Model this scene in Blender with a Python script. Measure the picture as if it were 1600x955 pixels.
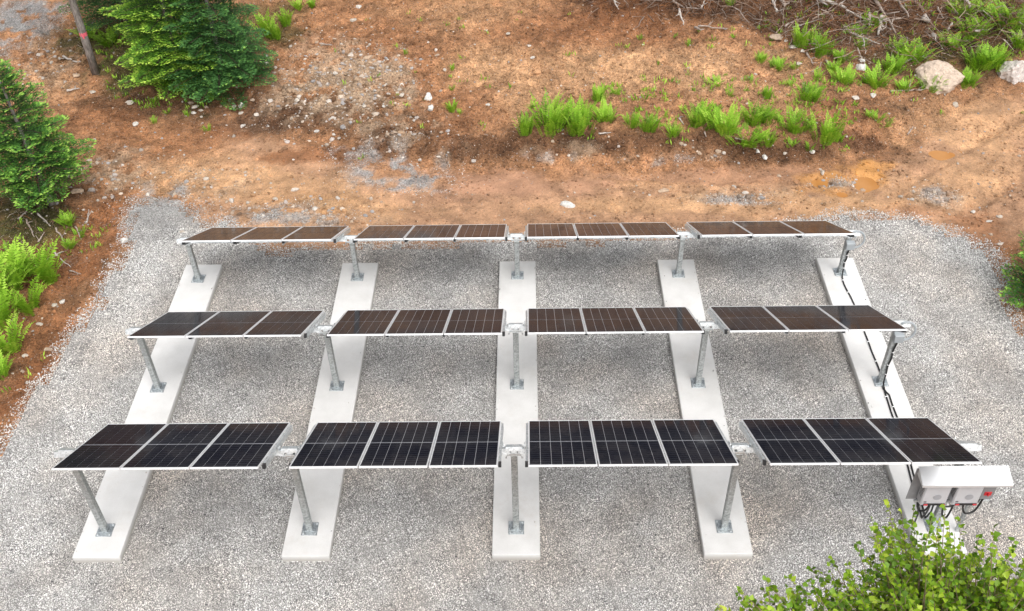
import bpy, math, random
import numpy as np
from mathutils import Vector, Matrix, Euler

for o in list(bpy.data.objects):
    bpy.data.objects.remove(o)
SC = bpy.context.scene
COL = SC.collection
rnd = random.Random(7)
RG = np.random.default_rng(11)

# ---------------------------------------------------------------- camera
cam_d = bpy.data.cameras.new('camera')
cam_d.sensor_fit = 'HORIZONTAL'
cam_d.sensor_width = 36.0
cam_d.lens = 1579.8 / 1600 * 36.0
cam_d.clip_start = 0.1
cam_d.clip_end = 3000
cam = bpy.data.objects.new('camera', cam_d)
COL.objects.link(cam)
PITCH, YAW, ROLL = 0.7266, -0.0245, -0.0262
_F = Vector((math.sin(YAW) * math.cos(PITCH), math.cos(YAW) * math.cos(PITCH), -math.sin(PITCH)))
_R = Vector((math.cos(YAW), -math.sin(YAW), 0))
_U = _R.cross(_F)
_R2 = _R * math.cos(ROLL) + _U * math.sin(ROLL)
_U2 = -_R * math.sin(ROLL) + _U * math.cos(ROLL)
_m = Matrix((_R2, _U2, -_F)).transposed().to_4x4()
_m.translation = Vector((0.3154, -12.6176, 16.0024))
cam.matrix_world = _m
SC.camera = cam

# ---------------------------------------------------------------- sky, sun, exposure (bright overcast day)
SUN_EL, SUN_AZ = 60.0, 155.0            # degrees; azimuth clockwise from +Y
world = bpy.data.worlds.new('World')
SC.world = world
world.use_nodes = True
wn = world.node_tree
wn.nodes.clear()
w_out = wn.nodes.new('ShaderNodeOutputWorld')
w_bg = wn.nodes.new('ShaderNodeBackground')
w_hs = wn.nodes.new('ShaderNodeHueSaturation')
w_sky = wn.nodes.new('ShaderNodeTexSky')
w_sky.sky_type = 'NISHITA'
w_sky.sun_disc = False
w_sky.sun_elevation = math.radians(SUN_EL)
w_sky.sun_rotation = math.radians(SUN_AZ)
w_sky.air_density = 1.0
w_sky.dust_density = 6.0
w_sky.ozone_density = 1.0
w_hs.inputs['Saturation'].default_value = 0.22
w_bg.inputs['Strength'].default_value = 0.15
wn.links.new(w_sky.outputs[0], w_hs.inputs['Color'])
wn.links.new(w_hs.outputs[0], w_bg.inputs['Color'])
wn.links.new(w_bg.outputs[0], w_out.inputs['Surface'])

sun_d = bpy.data.lights.new('sun', 'SUN')
sun_d.energy = 0.8
sun_d.angle = math.radians(100)
sun_d.color = (1.0, 0.97, 0.93)
sun = bpy.data.objects.new('sun', sun_d)
COL.objects.link(sun)
_el, _az = math.radians(SUN_EL), math.radians(SUN_AZ)
_sd = Vector((math.sin(_az) * math.cos(_el), math.cos(_az) * math.cos(_el), math.sin(_el)))
sun.rotation_euler = _sd.to_track_quat('Z', 'Y').to_euler()

SC.view_settings.view_transform = 'Standard'
SC.view_settings.look = 'None'
SC.view_settings.gamma = 1.0
SC.view_settings.use_curve_mapping = False
SC.view_settings.exposure = 0.53
SC.cycles.use_denoising = True
SC.cycles.denoiser = 'OPENIMAGEDENOISE'
SC.cycles.denoising_input_passes = 'RGB_ALBEDO_NORMAL'
SC.cycles.denoising_prefilter = 'NONE'
SC.cycles.max_bounces = 6

# ---------------------------------------------------------------- terrain height, shared by everything that stands on it
def smooth(t):
    t = np.clip(t, 0, 1)
    return t * t * (3 - 2 * t)

def _hash(ix, iy, seed):
    h = (ix * 374761393 + iy * 668265263 + seed * 974634533) & 0xffffffff
    h = ((h ^ (h >> 13)) * 1274126177) & 0xffffffff
    return ((h ^ (h >> 16)) & 0xffff) / 65535.0

def vnoise(x, y, seed=0):
    x = np.asarray(x, float); y = np.asarray(y, float)
    ix = np.floor(x).astype(np.int64); iy = np.floor(y).astype(np.int64)
    fx = x - ix; fy = y - iy
    fx = fx * fx * (3 - 2 * fx); fy = fy * fy * (3 - 2 * fy)
    a = _hash(ix, iy, seed); b = _hash(ix + 1, iy, seed)
    c = _hash(ix, iy + 1, seed); d = _hash(ix + 1, iy + 1, seed)
    return (a * (1 - fx) + b * fx) * (1 - fy) + (c * (1 - fx) + d * fx) * fy

def fbm(x, y, seed=0, octs=4):
    s = 0; a = 0.5; n = 0
    for k in range(octs):
        s = s + a * vnoise(np.asarray(x) * 2 ** k + 17.3 * k, np.asarray(y) * 2 ** k - 9.1 * k, seed + k)
        n += a; a *= 0.5
    return s / n

PAD_Z = -0.17
FOOT_X = np.array([-40, -12.6, -9.8, -6.5, -3.9, -2.0, 1.2, 5.5, 9.0, 11.2, 14.0, 16.5, 40.0])
FOOT_Y = np.array([17.5, 15.9, 15.2, 13.3, 11.9, 11.4, 11.35, 11.2, 11.5, 12.6, 15.2, 15.9, 18.0])
BANK_X = np.array([-40, -12, -7, -3, 0, 8, 10.5, 13, 17, 40])
BANK_H = np.array([.15, .2, .3, .42, .62, .65, .5, .35, .35, .3])
PUDDLES = []          # (x, y, rx, ry, angle, level)

def base_height(x, y):
    x = np.asarray(x, float); y = np.asarray(y, float)
    foot = np.interp(x, FOOT_X, FOOT_Y) + 0.5 * (fbm(x * .6, y * .2, 3) - .5)
    b = np.interp(x, BANK_X, BANK_H)
    t = y - foot
    z = np.full_like(x, -0.2)
    z = z + b * smooth(t / .95) + 0.045 * np.clip(t - 1.0, 0, 60)
    # brush mound, upper right
    z = z + 0.55 * smooth((y - 18.2 + 0.10 * (x - 3)) / 2.0) * smooth((x - 1.5) / 3.0)
    # dirt shoulder left of the pad: small ditch, then a rise under the ferns
    e = -10.6 - x
    near = smooth((11.5 - y) / 2.0)
    z = z + near * (-0.12 * smooth(e / .6) + 0.5 * smooth((e - .8) / 2.2))
    # right shoulder
    e2 = x - (11.6 + 0.25 * (y - 6))
    z = z + smooth((10.5 - y) / 2) * 0.3 * smooth(e2 / 2.5)
    # ground falls away in front of the pad
    z = z - 0.35 * smooth((-4.6 - y) / 3.0)
    return z

def pad_mask(x, y):
    """1 well inside the gravel pad, 0 outside, with a ragged border"""
    x = np.asarray(x, float); y = np.asarray(y, float)
    d = poly_dist(x, y)
    d = d + 0.55 * (fbm(x * 1.3, y * 1.3, 21, 3) - .5) + 0.25 * (vnoise(x * 6, y * 6, 5) - .5)
    return d

def poly_dist(x, y):
    """signed distance to PAD polygon, positive inside"""
    P = np.array(PAD)
    best = np.full(np.shape(x), 1e9)
    inside = np.zeros(np.shape(x), bool)
    n = len(P)
    for i in range(n):
        ax, ay = P[i]; bx, by = P[(i + 1) % n]
        dx, dy = bx - ax, by - ay
        t = np.clip(((x - ax) * dx + (y - ay) * dy) / (dx * dx + dy * dy), 0, 1)
        dd = np.hypot(x - ax - t * dx, y - ay - t * dy)
        best = np.minimum(best, dd)
        cond = ((ay > y) != (by > y)) & (x < (bx - ax) * (y - ay) / (by - ay + 1e-12) + ax)
        inside ^= cond
    return np.where(inside, best, -best)

def height(x, y):
    x = np.asarray(x, float); y = np.asarray(y, float)
    z = base_height(x, y)
    d = poly_dist(x, y)
    k = smooth((d + .9) / 1.2)
    foot = np.interp(x, FOOT_X, FOOT_Y)
    rough = 0.35 + 0.65 * smooth((y - foot + .5) / 1.2)
    rough = np.maximum(rough, .8 * smooth((-10.8 - x) / .5))
    lump = 0.24 * (fbm(x * .9, y * .9, 31, 3) - .5) + 0.25 * (fbm(x * 3.1, y * 3.1, 37, 3) - .5) + 0.11 * (vnoise(x * 8.5, y * 8.5, 41) - .5)
    # shallow wheel ruts on the track
    u = (y - 10.3) + 0.03 * x + 0.5 * (vnoise(x * .25, 0 * x, 8) - .5)
    rut = -0.035 * (np.exp(-((u - .75) / .16) ** 2) + np.exp(-((u + .75) / .16) ** 2)) * smooth((y - 8) / 1) * smooth((12 - y) / 1)
    v = ((x - 13.0) * .62 - (y - 11.2) * .78)
    cleat = 0.5 + 0.5 * np.sin(((x - 13.0) * .78 + (y - 11.2) * .62) * 2 * np.pi / .17)
    far = smooth((x - 9.8) / 1.0) * smooth((y - 8.6) / .8) * smooth((15 - y) / 1.5)
    rut = rut - (0.07 + 0.05 * cleat) * far * (np.exp(-((v - .9) / .2) ** 4) + np.exp(-((v + .9) / .2) ** 4))
    z = z + lump * rough + rut
    z = z * (1 - k) + (PAD_Z - 0.03) * k
    for (px, py, rx, ry, a, lv) in PUDDLES:
        c, s = math.cos(a), math.sin(a)
        u = ((x - px) * c + (y - py) * s) / rx; w = (-(x - px) * s + (y - py) * c) / ry
        r = np.hypot(u, w) + .35 * (vnoise(x * 4, y * 4, 77) - .5)
        m = smooth((1.9 - r) / .7)
        bowl = lv - 0.045 + 0.05 * r * r
        z = z * (1 - m) + bowl * m
    return z

GRID = {}
def hz(x, y):
    """ground height at one spot, read from the built grid"""
    if not GRID:
        return float(height(np.array([x]), np.array([y]))[0])
    gx, gy, gz = GRID['x'], GRID['y'], GRID['z']
    i = min(max(int(np.searchsorted(gx, x)) - 1, 0), len(gx) - 2); j = min(max(int(np.searchsorted(gy, y)) - 1, 0), len(gy) - 2)
    u = (x - gx[i]) / (gx[i + 1] - gx[i]); v = (y - gy[j]) / (gy[j + 1] - gy[j])
    return float((gz[j, i] * (1 - u) + gz[j, i + 1] * u) * (1 - v) + (gz[j + 1, i] * (1 - u) + gz[j + 1, i + 1] * u) * v)

# ---------------------------------------------------------------- where things stand (metres)
PAD = [(-11.08, -0.87), (-10.95, 1.38), (-10.9, 2.71), (-10.82, 3.92), (-10.51, 5.46), (-10.23, 7.67), (-10.56, 9.19), (-10.5, 10.07), (-9.75, 10.26), (-8.48, 9.44), (-6.92, 8.56), (-6.29, 7.92), (-4.8, 8.0), (-3.48, 8.14), (-0.15, 8.24), (4.02, 8.36), (6.57, 8.67), (8.17, 9.09), (9.2, 9.18), (10.32, 8.93), (11.52, 8.49), (11.98, 7.68), (12.04, 6.78), (11.78, 5.13), (11.95, 3.63), (11.72, 1.02), (9.74, -3.77), (-11.46, -3.69)]
PUDDLES[:] = [(9.595, 10.563, 0.398, 0.388, 0.2, -0.261), (8.386, 10.659, 0.271, 0.237, 0.1, -0.267), (12.136, 11.974, 0.385, 0.275, 0.0, -0.259), (8.852, 10.093, 0.182, 0.153, 0.1, -0.261)]
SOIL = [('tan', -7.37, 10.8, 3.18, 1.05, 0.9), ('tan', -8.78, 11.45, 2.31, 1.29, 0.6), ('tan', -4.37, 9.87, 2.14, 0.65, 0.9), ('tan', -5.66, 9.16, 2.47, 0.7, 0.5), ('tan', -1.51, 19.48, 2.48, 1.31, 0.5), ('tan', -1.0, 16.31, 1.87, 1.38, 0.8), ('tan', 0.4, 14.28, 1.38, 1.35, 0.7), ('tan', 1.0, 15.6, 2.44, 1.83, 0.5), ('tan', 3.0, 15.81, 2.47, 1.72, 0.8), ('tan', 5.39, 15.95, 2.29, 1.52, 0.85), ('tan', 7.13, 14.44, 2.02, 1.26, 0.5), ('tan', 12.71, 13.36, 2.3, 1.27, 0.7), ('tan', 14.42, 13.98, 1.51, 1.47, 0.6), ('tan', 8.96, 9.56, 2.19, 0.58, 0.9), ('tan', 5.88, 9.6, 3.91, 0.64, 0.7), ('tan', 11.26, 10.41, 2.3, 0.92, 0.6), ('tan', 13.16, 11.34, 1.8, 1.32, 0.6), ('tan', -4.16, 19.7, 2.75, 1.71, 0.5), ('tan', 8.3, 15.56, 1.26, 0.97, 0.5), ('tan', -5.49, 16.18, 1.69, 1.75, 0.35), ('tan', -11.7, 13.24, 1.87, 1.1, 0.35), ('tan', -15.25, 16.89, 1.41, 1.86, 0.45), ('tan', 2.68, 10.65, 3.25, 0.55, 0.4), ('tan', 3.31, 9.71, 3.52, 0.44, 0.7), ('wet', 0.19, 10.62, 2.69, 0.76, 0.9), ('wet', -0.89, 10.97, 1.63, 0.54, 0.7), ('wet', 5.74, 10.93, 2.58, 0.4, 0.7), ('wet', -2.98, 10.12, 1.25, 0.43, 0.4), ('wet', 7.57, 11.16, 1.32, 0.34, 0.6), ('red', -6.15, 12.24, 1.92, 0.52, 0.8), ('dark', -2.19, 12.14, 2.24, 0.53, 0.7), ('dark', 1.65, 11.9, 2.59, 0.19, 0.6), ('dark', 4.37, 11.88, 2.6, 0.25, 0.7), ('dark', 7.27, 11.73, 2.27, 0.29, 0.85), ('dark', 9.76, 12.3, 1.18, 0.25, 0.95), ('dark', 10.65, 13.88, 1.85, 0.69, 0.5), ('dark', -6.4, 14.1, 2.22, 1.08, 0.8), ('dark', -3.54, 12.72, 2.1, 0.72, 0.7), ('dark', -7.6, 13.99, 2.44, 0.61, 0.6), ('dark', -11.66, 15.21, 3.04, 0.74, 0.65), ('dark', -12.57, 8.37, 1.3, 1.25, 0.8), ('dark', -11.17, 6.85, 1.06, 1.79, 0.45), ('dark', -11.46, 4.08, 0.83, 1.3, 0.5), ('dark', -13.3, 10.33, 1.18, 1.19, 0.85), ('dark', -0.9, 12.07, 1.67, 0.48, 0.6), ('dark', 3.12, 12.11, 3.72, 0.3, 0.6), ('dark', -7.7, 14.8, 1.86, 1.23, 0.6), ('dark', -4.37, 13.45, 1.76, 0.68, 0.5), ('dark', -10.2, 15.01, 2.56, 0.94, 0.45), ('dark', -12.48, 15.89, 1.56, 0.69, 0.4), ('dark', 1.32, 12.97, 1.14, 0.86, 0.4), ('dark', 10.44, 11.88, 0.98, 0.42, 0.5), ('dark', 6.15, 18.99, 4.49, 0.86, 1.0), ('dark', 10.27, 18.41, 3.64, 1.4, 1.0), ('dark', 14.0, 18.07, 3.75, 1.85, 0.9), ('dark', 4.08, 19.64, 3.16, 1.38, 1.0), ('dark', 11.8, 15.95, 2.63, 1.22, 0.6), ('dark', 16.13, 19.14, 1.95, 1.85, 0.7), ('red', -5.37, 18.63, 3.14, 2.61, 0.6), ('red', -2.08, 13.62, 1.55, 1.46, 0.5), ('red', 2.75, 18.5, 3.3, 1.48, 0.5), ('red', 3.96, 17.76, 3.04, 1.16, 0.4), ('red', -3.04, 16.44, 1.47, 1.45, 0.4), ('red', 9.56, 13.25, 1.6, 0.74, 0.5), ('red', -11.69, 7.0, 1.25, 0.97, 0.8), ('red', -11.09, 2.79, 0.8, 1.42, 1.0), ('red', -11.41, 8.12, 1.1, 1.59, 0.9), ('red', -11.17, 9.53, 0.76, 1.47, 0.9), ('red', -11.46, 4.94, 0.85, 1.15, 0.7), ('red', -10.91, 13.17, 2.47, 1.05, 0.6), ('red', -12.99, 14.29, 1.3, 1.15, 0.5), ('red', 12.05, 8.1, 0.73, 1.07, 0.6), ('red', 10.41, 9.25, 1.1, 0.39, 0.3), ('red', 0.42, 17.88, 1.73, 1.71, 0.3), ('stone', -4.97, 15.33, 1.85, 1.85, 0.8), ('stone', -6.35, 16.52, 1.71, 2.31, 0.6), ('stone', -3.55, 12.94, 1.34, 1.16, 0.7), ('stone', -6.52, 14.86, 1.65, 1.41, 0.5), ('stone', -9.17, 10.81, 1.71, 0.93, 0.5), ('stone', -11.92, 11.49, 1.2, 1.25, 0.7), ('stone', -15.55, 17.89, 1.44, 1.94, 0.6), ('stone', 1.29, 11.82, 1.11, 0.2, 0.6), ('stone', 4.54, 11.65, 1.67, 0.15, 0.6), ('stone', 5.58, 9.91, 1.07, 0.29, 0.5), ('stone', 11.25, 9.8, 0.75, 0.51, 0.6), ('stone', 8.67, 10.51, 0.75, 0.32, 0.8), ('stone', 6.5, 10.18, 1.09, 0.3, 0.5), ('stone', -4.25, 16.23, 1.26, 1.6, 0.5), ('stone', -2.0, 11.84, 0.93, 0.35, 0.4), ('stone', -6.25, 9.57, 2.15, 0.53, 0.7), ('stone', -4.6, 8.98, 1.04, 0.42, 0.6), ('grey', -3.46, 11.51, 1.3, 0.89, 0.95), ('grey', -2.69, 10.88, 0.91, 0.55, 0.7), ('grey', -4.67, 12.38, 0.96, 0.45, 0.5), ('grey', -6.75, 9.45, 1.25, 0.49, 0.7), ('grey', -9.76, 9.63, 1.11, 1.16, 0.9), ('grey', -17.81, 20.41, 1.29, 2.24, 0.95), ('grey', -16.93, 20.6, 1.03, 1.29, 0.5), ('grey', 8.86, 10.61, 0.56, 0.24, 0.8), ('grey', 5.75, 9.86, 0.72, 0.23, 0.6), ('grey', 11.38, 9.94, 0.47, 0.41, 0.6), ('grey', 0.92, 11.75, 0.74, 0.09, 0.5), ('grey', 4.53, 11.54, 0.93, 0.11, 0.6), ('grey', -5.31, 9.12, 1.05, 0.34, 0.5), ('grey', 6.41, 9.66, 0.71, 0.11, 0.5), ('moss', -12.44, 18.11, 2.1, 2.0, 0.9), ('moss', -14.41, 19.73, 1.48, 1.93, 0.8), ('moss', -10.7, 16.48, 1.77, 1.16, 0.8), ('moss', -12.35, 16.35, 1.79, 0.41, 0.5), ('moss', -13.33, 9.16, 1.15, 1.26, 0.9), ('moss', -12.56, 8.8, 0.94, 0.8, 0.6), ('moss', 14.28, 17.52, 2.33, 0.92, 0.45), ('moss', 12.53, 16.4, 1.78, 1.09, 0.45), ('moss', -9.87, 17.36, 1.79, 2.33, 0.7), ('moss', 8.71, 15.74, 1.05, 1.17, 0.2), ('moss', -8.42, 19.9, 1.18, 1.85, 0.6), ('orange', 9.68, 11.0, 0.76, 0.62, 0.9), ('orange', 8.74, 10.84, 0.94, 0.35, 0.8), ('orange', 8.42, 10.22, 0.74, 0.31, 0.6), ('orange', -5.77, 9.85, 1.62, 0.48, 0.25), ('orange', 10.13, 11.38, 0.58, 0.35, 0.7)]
FERN_FRONT = [(0.2, 12.27, 0.75, 0.33), (0.88, 12.44, 1.18, 0.82), (1.74, 12.42, 1.0, 0.79), (2.51, 12.95, 0.6, 0.57), (3.27, 12.5, 0.46, 0.34), (3.74, 12.39, 0.6, 0.41), (4.36, 12.05, 0.45, 0.37), (5.26, 12.65, 0.7, 0.65), (5.86, 12.18, 0.78, 0.68), (6.77, 12.74, 0.66, 0.58), (7.19, 12.73, 0.42, 0.46), (6.51, 11.99, 0.46, 0.72), (7.06, 11.96, 0.51, 0.38), (7.91, 12.32, 0.66, 0.62), (7.74, 11.83, 0.35, 0.34), (8.73, 12.04, 1.03, 0.62), (8.26, 11.79, 0.35, 0.27), (9.12, 12.09, 0.35, 0.23)]
FERN_UPPER = [(2.42, 13.95, 0.62, 0.35), (2.93, 14.25, 0.29, 0.28), (0.41, 13.6, 0.28, 0.23), (4.85, 13.43, 0.24, 0.23), (5.81, 13.42, 0.29, 0.23), (5.99, 14.56, 0.34, 0.48), (6.32, 14.05, 0.24, 0.24), (7.07, 14.85, 0.25, 0.29), (7.34, 13.84, 0.44, 0.24), (8.6, 13.96, 0.62, 0.53), (8.81, 13.87, 0.34, 0.36), (8.15, 14.46, 0.25, 0.28), (9.04, 14.88, 0.35, 0.37), (9.92, 14.95, 0.51, 0.54), (7.53, 16.03, 0.36, 0.3), (8.05, 15.67, 0.36, 0.42), (8.52, 15.68, 0.26, 0.29), (-2.03, 14.88, 0.29, 0.16), (-1.99, 13.91, 0.43, 0.27), (-1.72, 13.56, 0.19, 0.17), (-3.64, 17.23, 0.26, 0.17), (-2.08, 15.97, 0.23, 0.19), (10.22, 13.19, 0.29, 0.28), (10.43, 13.05, 0.34, 0.36), (10.69, 12.98, 0.3, 0.36), (5.46, 17.14, 0.26, 0.19), (3.95, 17.63, 0.21, 0.17)]
FERN_PILE = [(9.03, 16.97, 0.85, 0.52), (9.5, 16.69, 0.9, 0.61), (10.94, 15.0, 0.72, 0.72), (11.68, 15.84, 0.64, 0.48), (11.72, 14.74, 0.39, 0.42), (12.56, 14.97, 0.47, 0.56), (13.91, 15.5, 0.6, 0.49), (14.55, 16.32, 0.83, 0.77), (14.93, 16.29, 0.84, 0.59), (12.46, 16.78, 0.71, 0.81), (12.11, 17.05, 0.55, 0.54), (14.79, 17.94, 0.57, 0.85), (16.07, 18.21, 0.76, 0.96), (15.54, 18.64, 0.59, 0.72), (11.01, 17.86, 0.55, 0.5), (10.12, 16.21, 0.42, 0.43), (6.99, 19.11, 0.33, 0.41), (14.07, 17.44, 0.51, 0.7), (16.23, 17.51, 0.58, 0.71), (11.51, 18.23, 0.5, 0.46), (9.7, 15.62, 0.36, 0.3), (10.95, 17.08, 0.38, 0.36), (14.58, 18.85, 0.47, 0.72), (10.15, 18.94, 0.34, 0.32)]
FERN_LEFT = [(-12.42, 6.17, 1.5, 1.23), (-12.07, 6.78, 1.09, 1.07), (-12.24, 5.02, 1.46, 1.03), (-11.9, 5.73, 1.16, 0.95), (-11.81, 4.22, 1.12, 0.83), (-11.82, 6.79, 0.87, 0.71), (-11.68, 3.38, 0.8, 0.65), (-12.76, 5.72, 1.49, 1.05), (-12.51, 7.0, 0.88, 0.9), (-12.01, 8.95, 0.5, 0.49), (-11.73, 8.16, 0.4, 0.37), (-11.67, 8.62, 0.32, 0.33)]
FERN_TREES = [(-7.29, 21.03, 0.53, 0.43), (-7.7, 20.67, 0.52, 0.48), (-7.97, 19.63, 0.85, 0.51), (-8.13, 18.81, 0.95, 0.5), (-8.48, 18.89, 1.12, 0.69), (-10.89, 15.9, 0.91, 0.96), (-10.09, 15.75, 0.53, 0.52), (-9.69, 15.45, 0.42, 0.39), (-11.46, 15.33, 0.27, 0.26), (-10.9, 14.73, 0.21, 0.21), (-11.18, 14.18, 0.21, 0.25), (-10.23, 14.6, 0.26, 0.17), (-9.38, 13.65, 0.25, 0.2), (-8.33, 18.81, 0.28, 0.23), (-12.65, 19.09, 0.41, 0.53), (-13.94, 18.88, 0.71, 0.96), (-12.66, 17.8, 0.45, 0.7), (-14.74, 19.33, 0.6, 0.88)]
ROCKS = [(1.35, 9.73, 0.53, 0.25), (-2.73, 14.47, 0.36, 0.36), (-2.63, 13.88, 0.23, 0.31), (-4.88, 17.2, 0.52, 0.24), (10.68, 15.9, 0.43, 0.39), (10.8, 16.27, 0.26, 0.24), (8.31, 17.42, 0.57, 0.31), (8.73, 16.94, 0.3, 0.22), (8.97, 16.64, 0.22, 0.17), (8.68, 15.74, 0.23, 0.17), (-14.44, 16.93, 0.33, 0.21), (-12.26, 15.35, 0.33, 0.22), (-11.72, 14.16, 0.25, 0.19), (-13.71, 16.14, 0.27, 0.14), (-10.33, 15.34, 0.22, 0.15), (-10.07, 14.99, 0.28, 0.17), (-10.07, 14.73, 0.21, 0.13), (-9.89, 14.89, 0.21, 0.15), (-9.76, 15.04, 0.19, 0.15), (-8.86, 14.99, 0.19, 0.15), (-8.61, 14.96, 0.19, 0.25), (-8.56, 14.65, 0.27, 0.17), (-8.28, 15.11, 0.17, 0.19), (-8.03, 14.46, 0.21, 0.17), (-8.38, 13.97, 0.25, 0.14), (-6.86, 14.94, 0.21, 0.17), (-6.65, 14.47, 0.16, 0.18), (-12.35, 10.53, 0.47, 0.2), (-10.34, 8.3, 0.23, 0.22), (6.79, 11.77, 0.15, 0.21), (6.98, 11.64, 0.15, 0.23), (7.57, 11.71, 0.19, 0.13), (8.34, 11.74, 0.19, 0.19), (8.52, 11.04, 0.13, 0.23), (7.29, 10.93, 0.15, 0.13), (10.03, 13.96, 0.37, 0.18), (10.63, 14.29, 0.25, 0.19), (13.32, 14.53, 0.24, 0.22), (-4.53, 16.44, 0.3, 0.19), (-5.46, 17.33, 0.33, 0.26), (-6.02, 13.35, 0.2, 0.14), (-3.56, 14.78, 0.18, 0.2), (-3.61, 12.76, 0.17, 0.13), (-2.28, 11.82, 0.15, 0.13), (-0.91, 13.92, 0.16, 0.12), (-1.05, 18.36, 0.18, 0.13), (-2.61, 17.04, 0.19, 0.13), (0.32, 17.24, 0.21, 0.13), (0.45, 16.5, 0.23, 0.15), (-0.33, 18.07, 0.17, 0.15), (0.99, 12.13, 0.17, 0.17), (8.5, 11.2, 0.11, 0.11), (3.99, 10.28, 0.39, 0.09), (-4.64, 14.18, 0.18, 0.16), (-5.43, 14.94, 0.25, 0.16), (-5.77, 14.6, 0.24, 0.16), (-4.05, 14.15, 0.18, 0.16), (-4.51, 13.69, 0.2, 0.16), (-5.01, 13.63, 0.18, 0.12), (-6.8, 15.12, 0.17, 0.17), (-5.6, 20.69, 0.28, 0.17), (-5.68, 19.84, 0.42, 0.23), (10.36, 18.13, 0.18, 0.14), (8.55, 17.18, 0.2, 0.13), (7.28, 15.33, 0.14, 0.12), (-11.57, 5.29, 0.21, 0.14), (-10.95, 4.23, 0.26, 0.13), (-11.46, 4.11, 0.17, 0.12), (-11.24, 6.03, 0.17, 0.14), (-11.43, 5.94, 0.16, 0.16), (-11.33, 3.59, 0.13, 0.1), (-10.19, 5.66, 0.12, 0.1), (12.35, 8.73, 0.22, 0.13), (12.71, 8.94, 0.21, 0.13), (12.19, 8.14, 0.13, 0.09), (12.29, 7.75, 0.22, 0.09), (12.12, 9.24, 0.19, 0.13), (-8.9, 8.64, 0.18, 0.16), (-8.01, 10.02, 0.17, 0.13), (-6.22, 10.49, 0.29, 0.18), (-5.53, 9.65, 0.21, 0.16), (-6.7, 10.12, 0.18, 0.13), (-9.99, 10.14, 0.15, 0.09), (12.28, 15.45, 0.26, 0.15)]
BOULDERS = [(13.06, 15.51, 1.58, 1.23), (15.7, 16.21, 1.29, 1.38)]
LOGS = [(9.51, 19.19, 10.74, 18.71, 0.21), (8.62, 19.15, 8.7, 18.56, 0.21), (8.44, 18.42, 8.36, 19.08, 0.09), (11.77, 19.25, 12.21, 17.73, 0.14), (11.87, 18.33, 11.68, 17.83, 0.18), (11.5, 18.53, 11.4, 18.01, 0.14), (10.69, 18.52, 11.43, 18.28, 0.09), (12.56, 19.28, 12.69, 18.27, 0.12), (10.67, 17.58, 11.53, 17.11, 0.09), (10.87, 18.18, 11.45, 18.15, 0.07), (13.15, 18.4, 13.39, 18.34, 0.28), (13.17, 19.12, 13.23, 19.69, 0.17), (13.33, 17.6, 13.69, 17.79, 0.18), (2.31, 19.5, 2.63, 19.84, 0.09), (3.06, 19.52, 3.32, 18.96, 0.09), (4.06, 19.27, 4.77, 19.17, 0.09), (5.26, 18.63, 5.39, 18.03, 0.09), (5.76, 17.99, 5.87, 17.5, 0.11), (6.03, 18.75, 6.25, 19.19, 0.07), (5.11, 19.12, 5.47, 18.82, 0.09), (12.21, 16.5, 12.99, 16.93, 0.09), (9.1, 16.57, 9.15, 15.85, 0.09), (14.76, 17.75, 15.37, 18.14, 0.09), (13.78, 18.84, 13.86, 18.36, 0.09), (14.14, 18.22, 13.93, 17.91, 0.09), (11.23, 14.57, 12.39, 14.79, 0.08), (12.92, 15.04, 13.01, 14.75, 0.09), (5.85, 18.03, 6.77, 17.83, 0.07), (14.68, 19.25, 14.89, 18.91, 0.19), (8.59, 17.72, 8.96, 18.03, 0.09), (11.06, 17.46, 10.94, 16.47, 0.07), (9.63, 16.18, 9.67, 15.68, 0.09)]
STICKS = [(-14.55, 16.2, -14.21, 16.4, 0.09), (-12.17, 5.13, -12.06, 5.79, 0.03), (-15.26, 18.14, -14.52, 17.57, 0.1), (-12.98, 8.75, -12.61, 8.21, 0.06), (-12.1, 7.52, -11.87, 7.97, 0.07), (-12.25, 8.68, -11.86, 8.22, 0.06), (-12.81, 9.1, -12.38, 8.72, 0.06), (-11.47, 7.23, -11.11, 7.07, 0.05), (-11.65, 9.16, -11.74, 9.72, 0.06), (-6.59, 18.17, -6.13, 17.98, 0.09), (2.3, 12.14, 2.66, 12.16, 0.06), (6.15, 11.98, 6.47, 11.99, 0.06), (4.65, 12.84, 4.78, 12.65, 0.06), (11.39, 12.85, 11.66, 13.25, 0.06), (-3.11, 11.71, -2.99, 11.55, 0.06), (5.3, 12.19, 5.35, 12.08, 0.06), (-13.18, 8.75, -13.08, 9.19, 0.06), (-12.51, 8.1, -12.45, 8.45, 0.06), (-12.04, 7.84, -11.52, 7.43, 0.05), (-11.85, 8.94, -11.58, 8.52, 0.06)]
SPRUCE_LEFT_AT = (-12.71, 9.73)
FIR_AT = (-10.85, 16.59)
SPRUCE_AT = (-9.37, 16.21)
TRUNK_AT = (-13.83, 17.07)
EDGE_BUSH_AT = (12.67, 5.62)
FIR_BACK_AT = (-13.31, 19.34)
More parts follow.
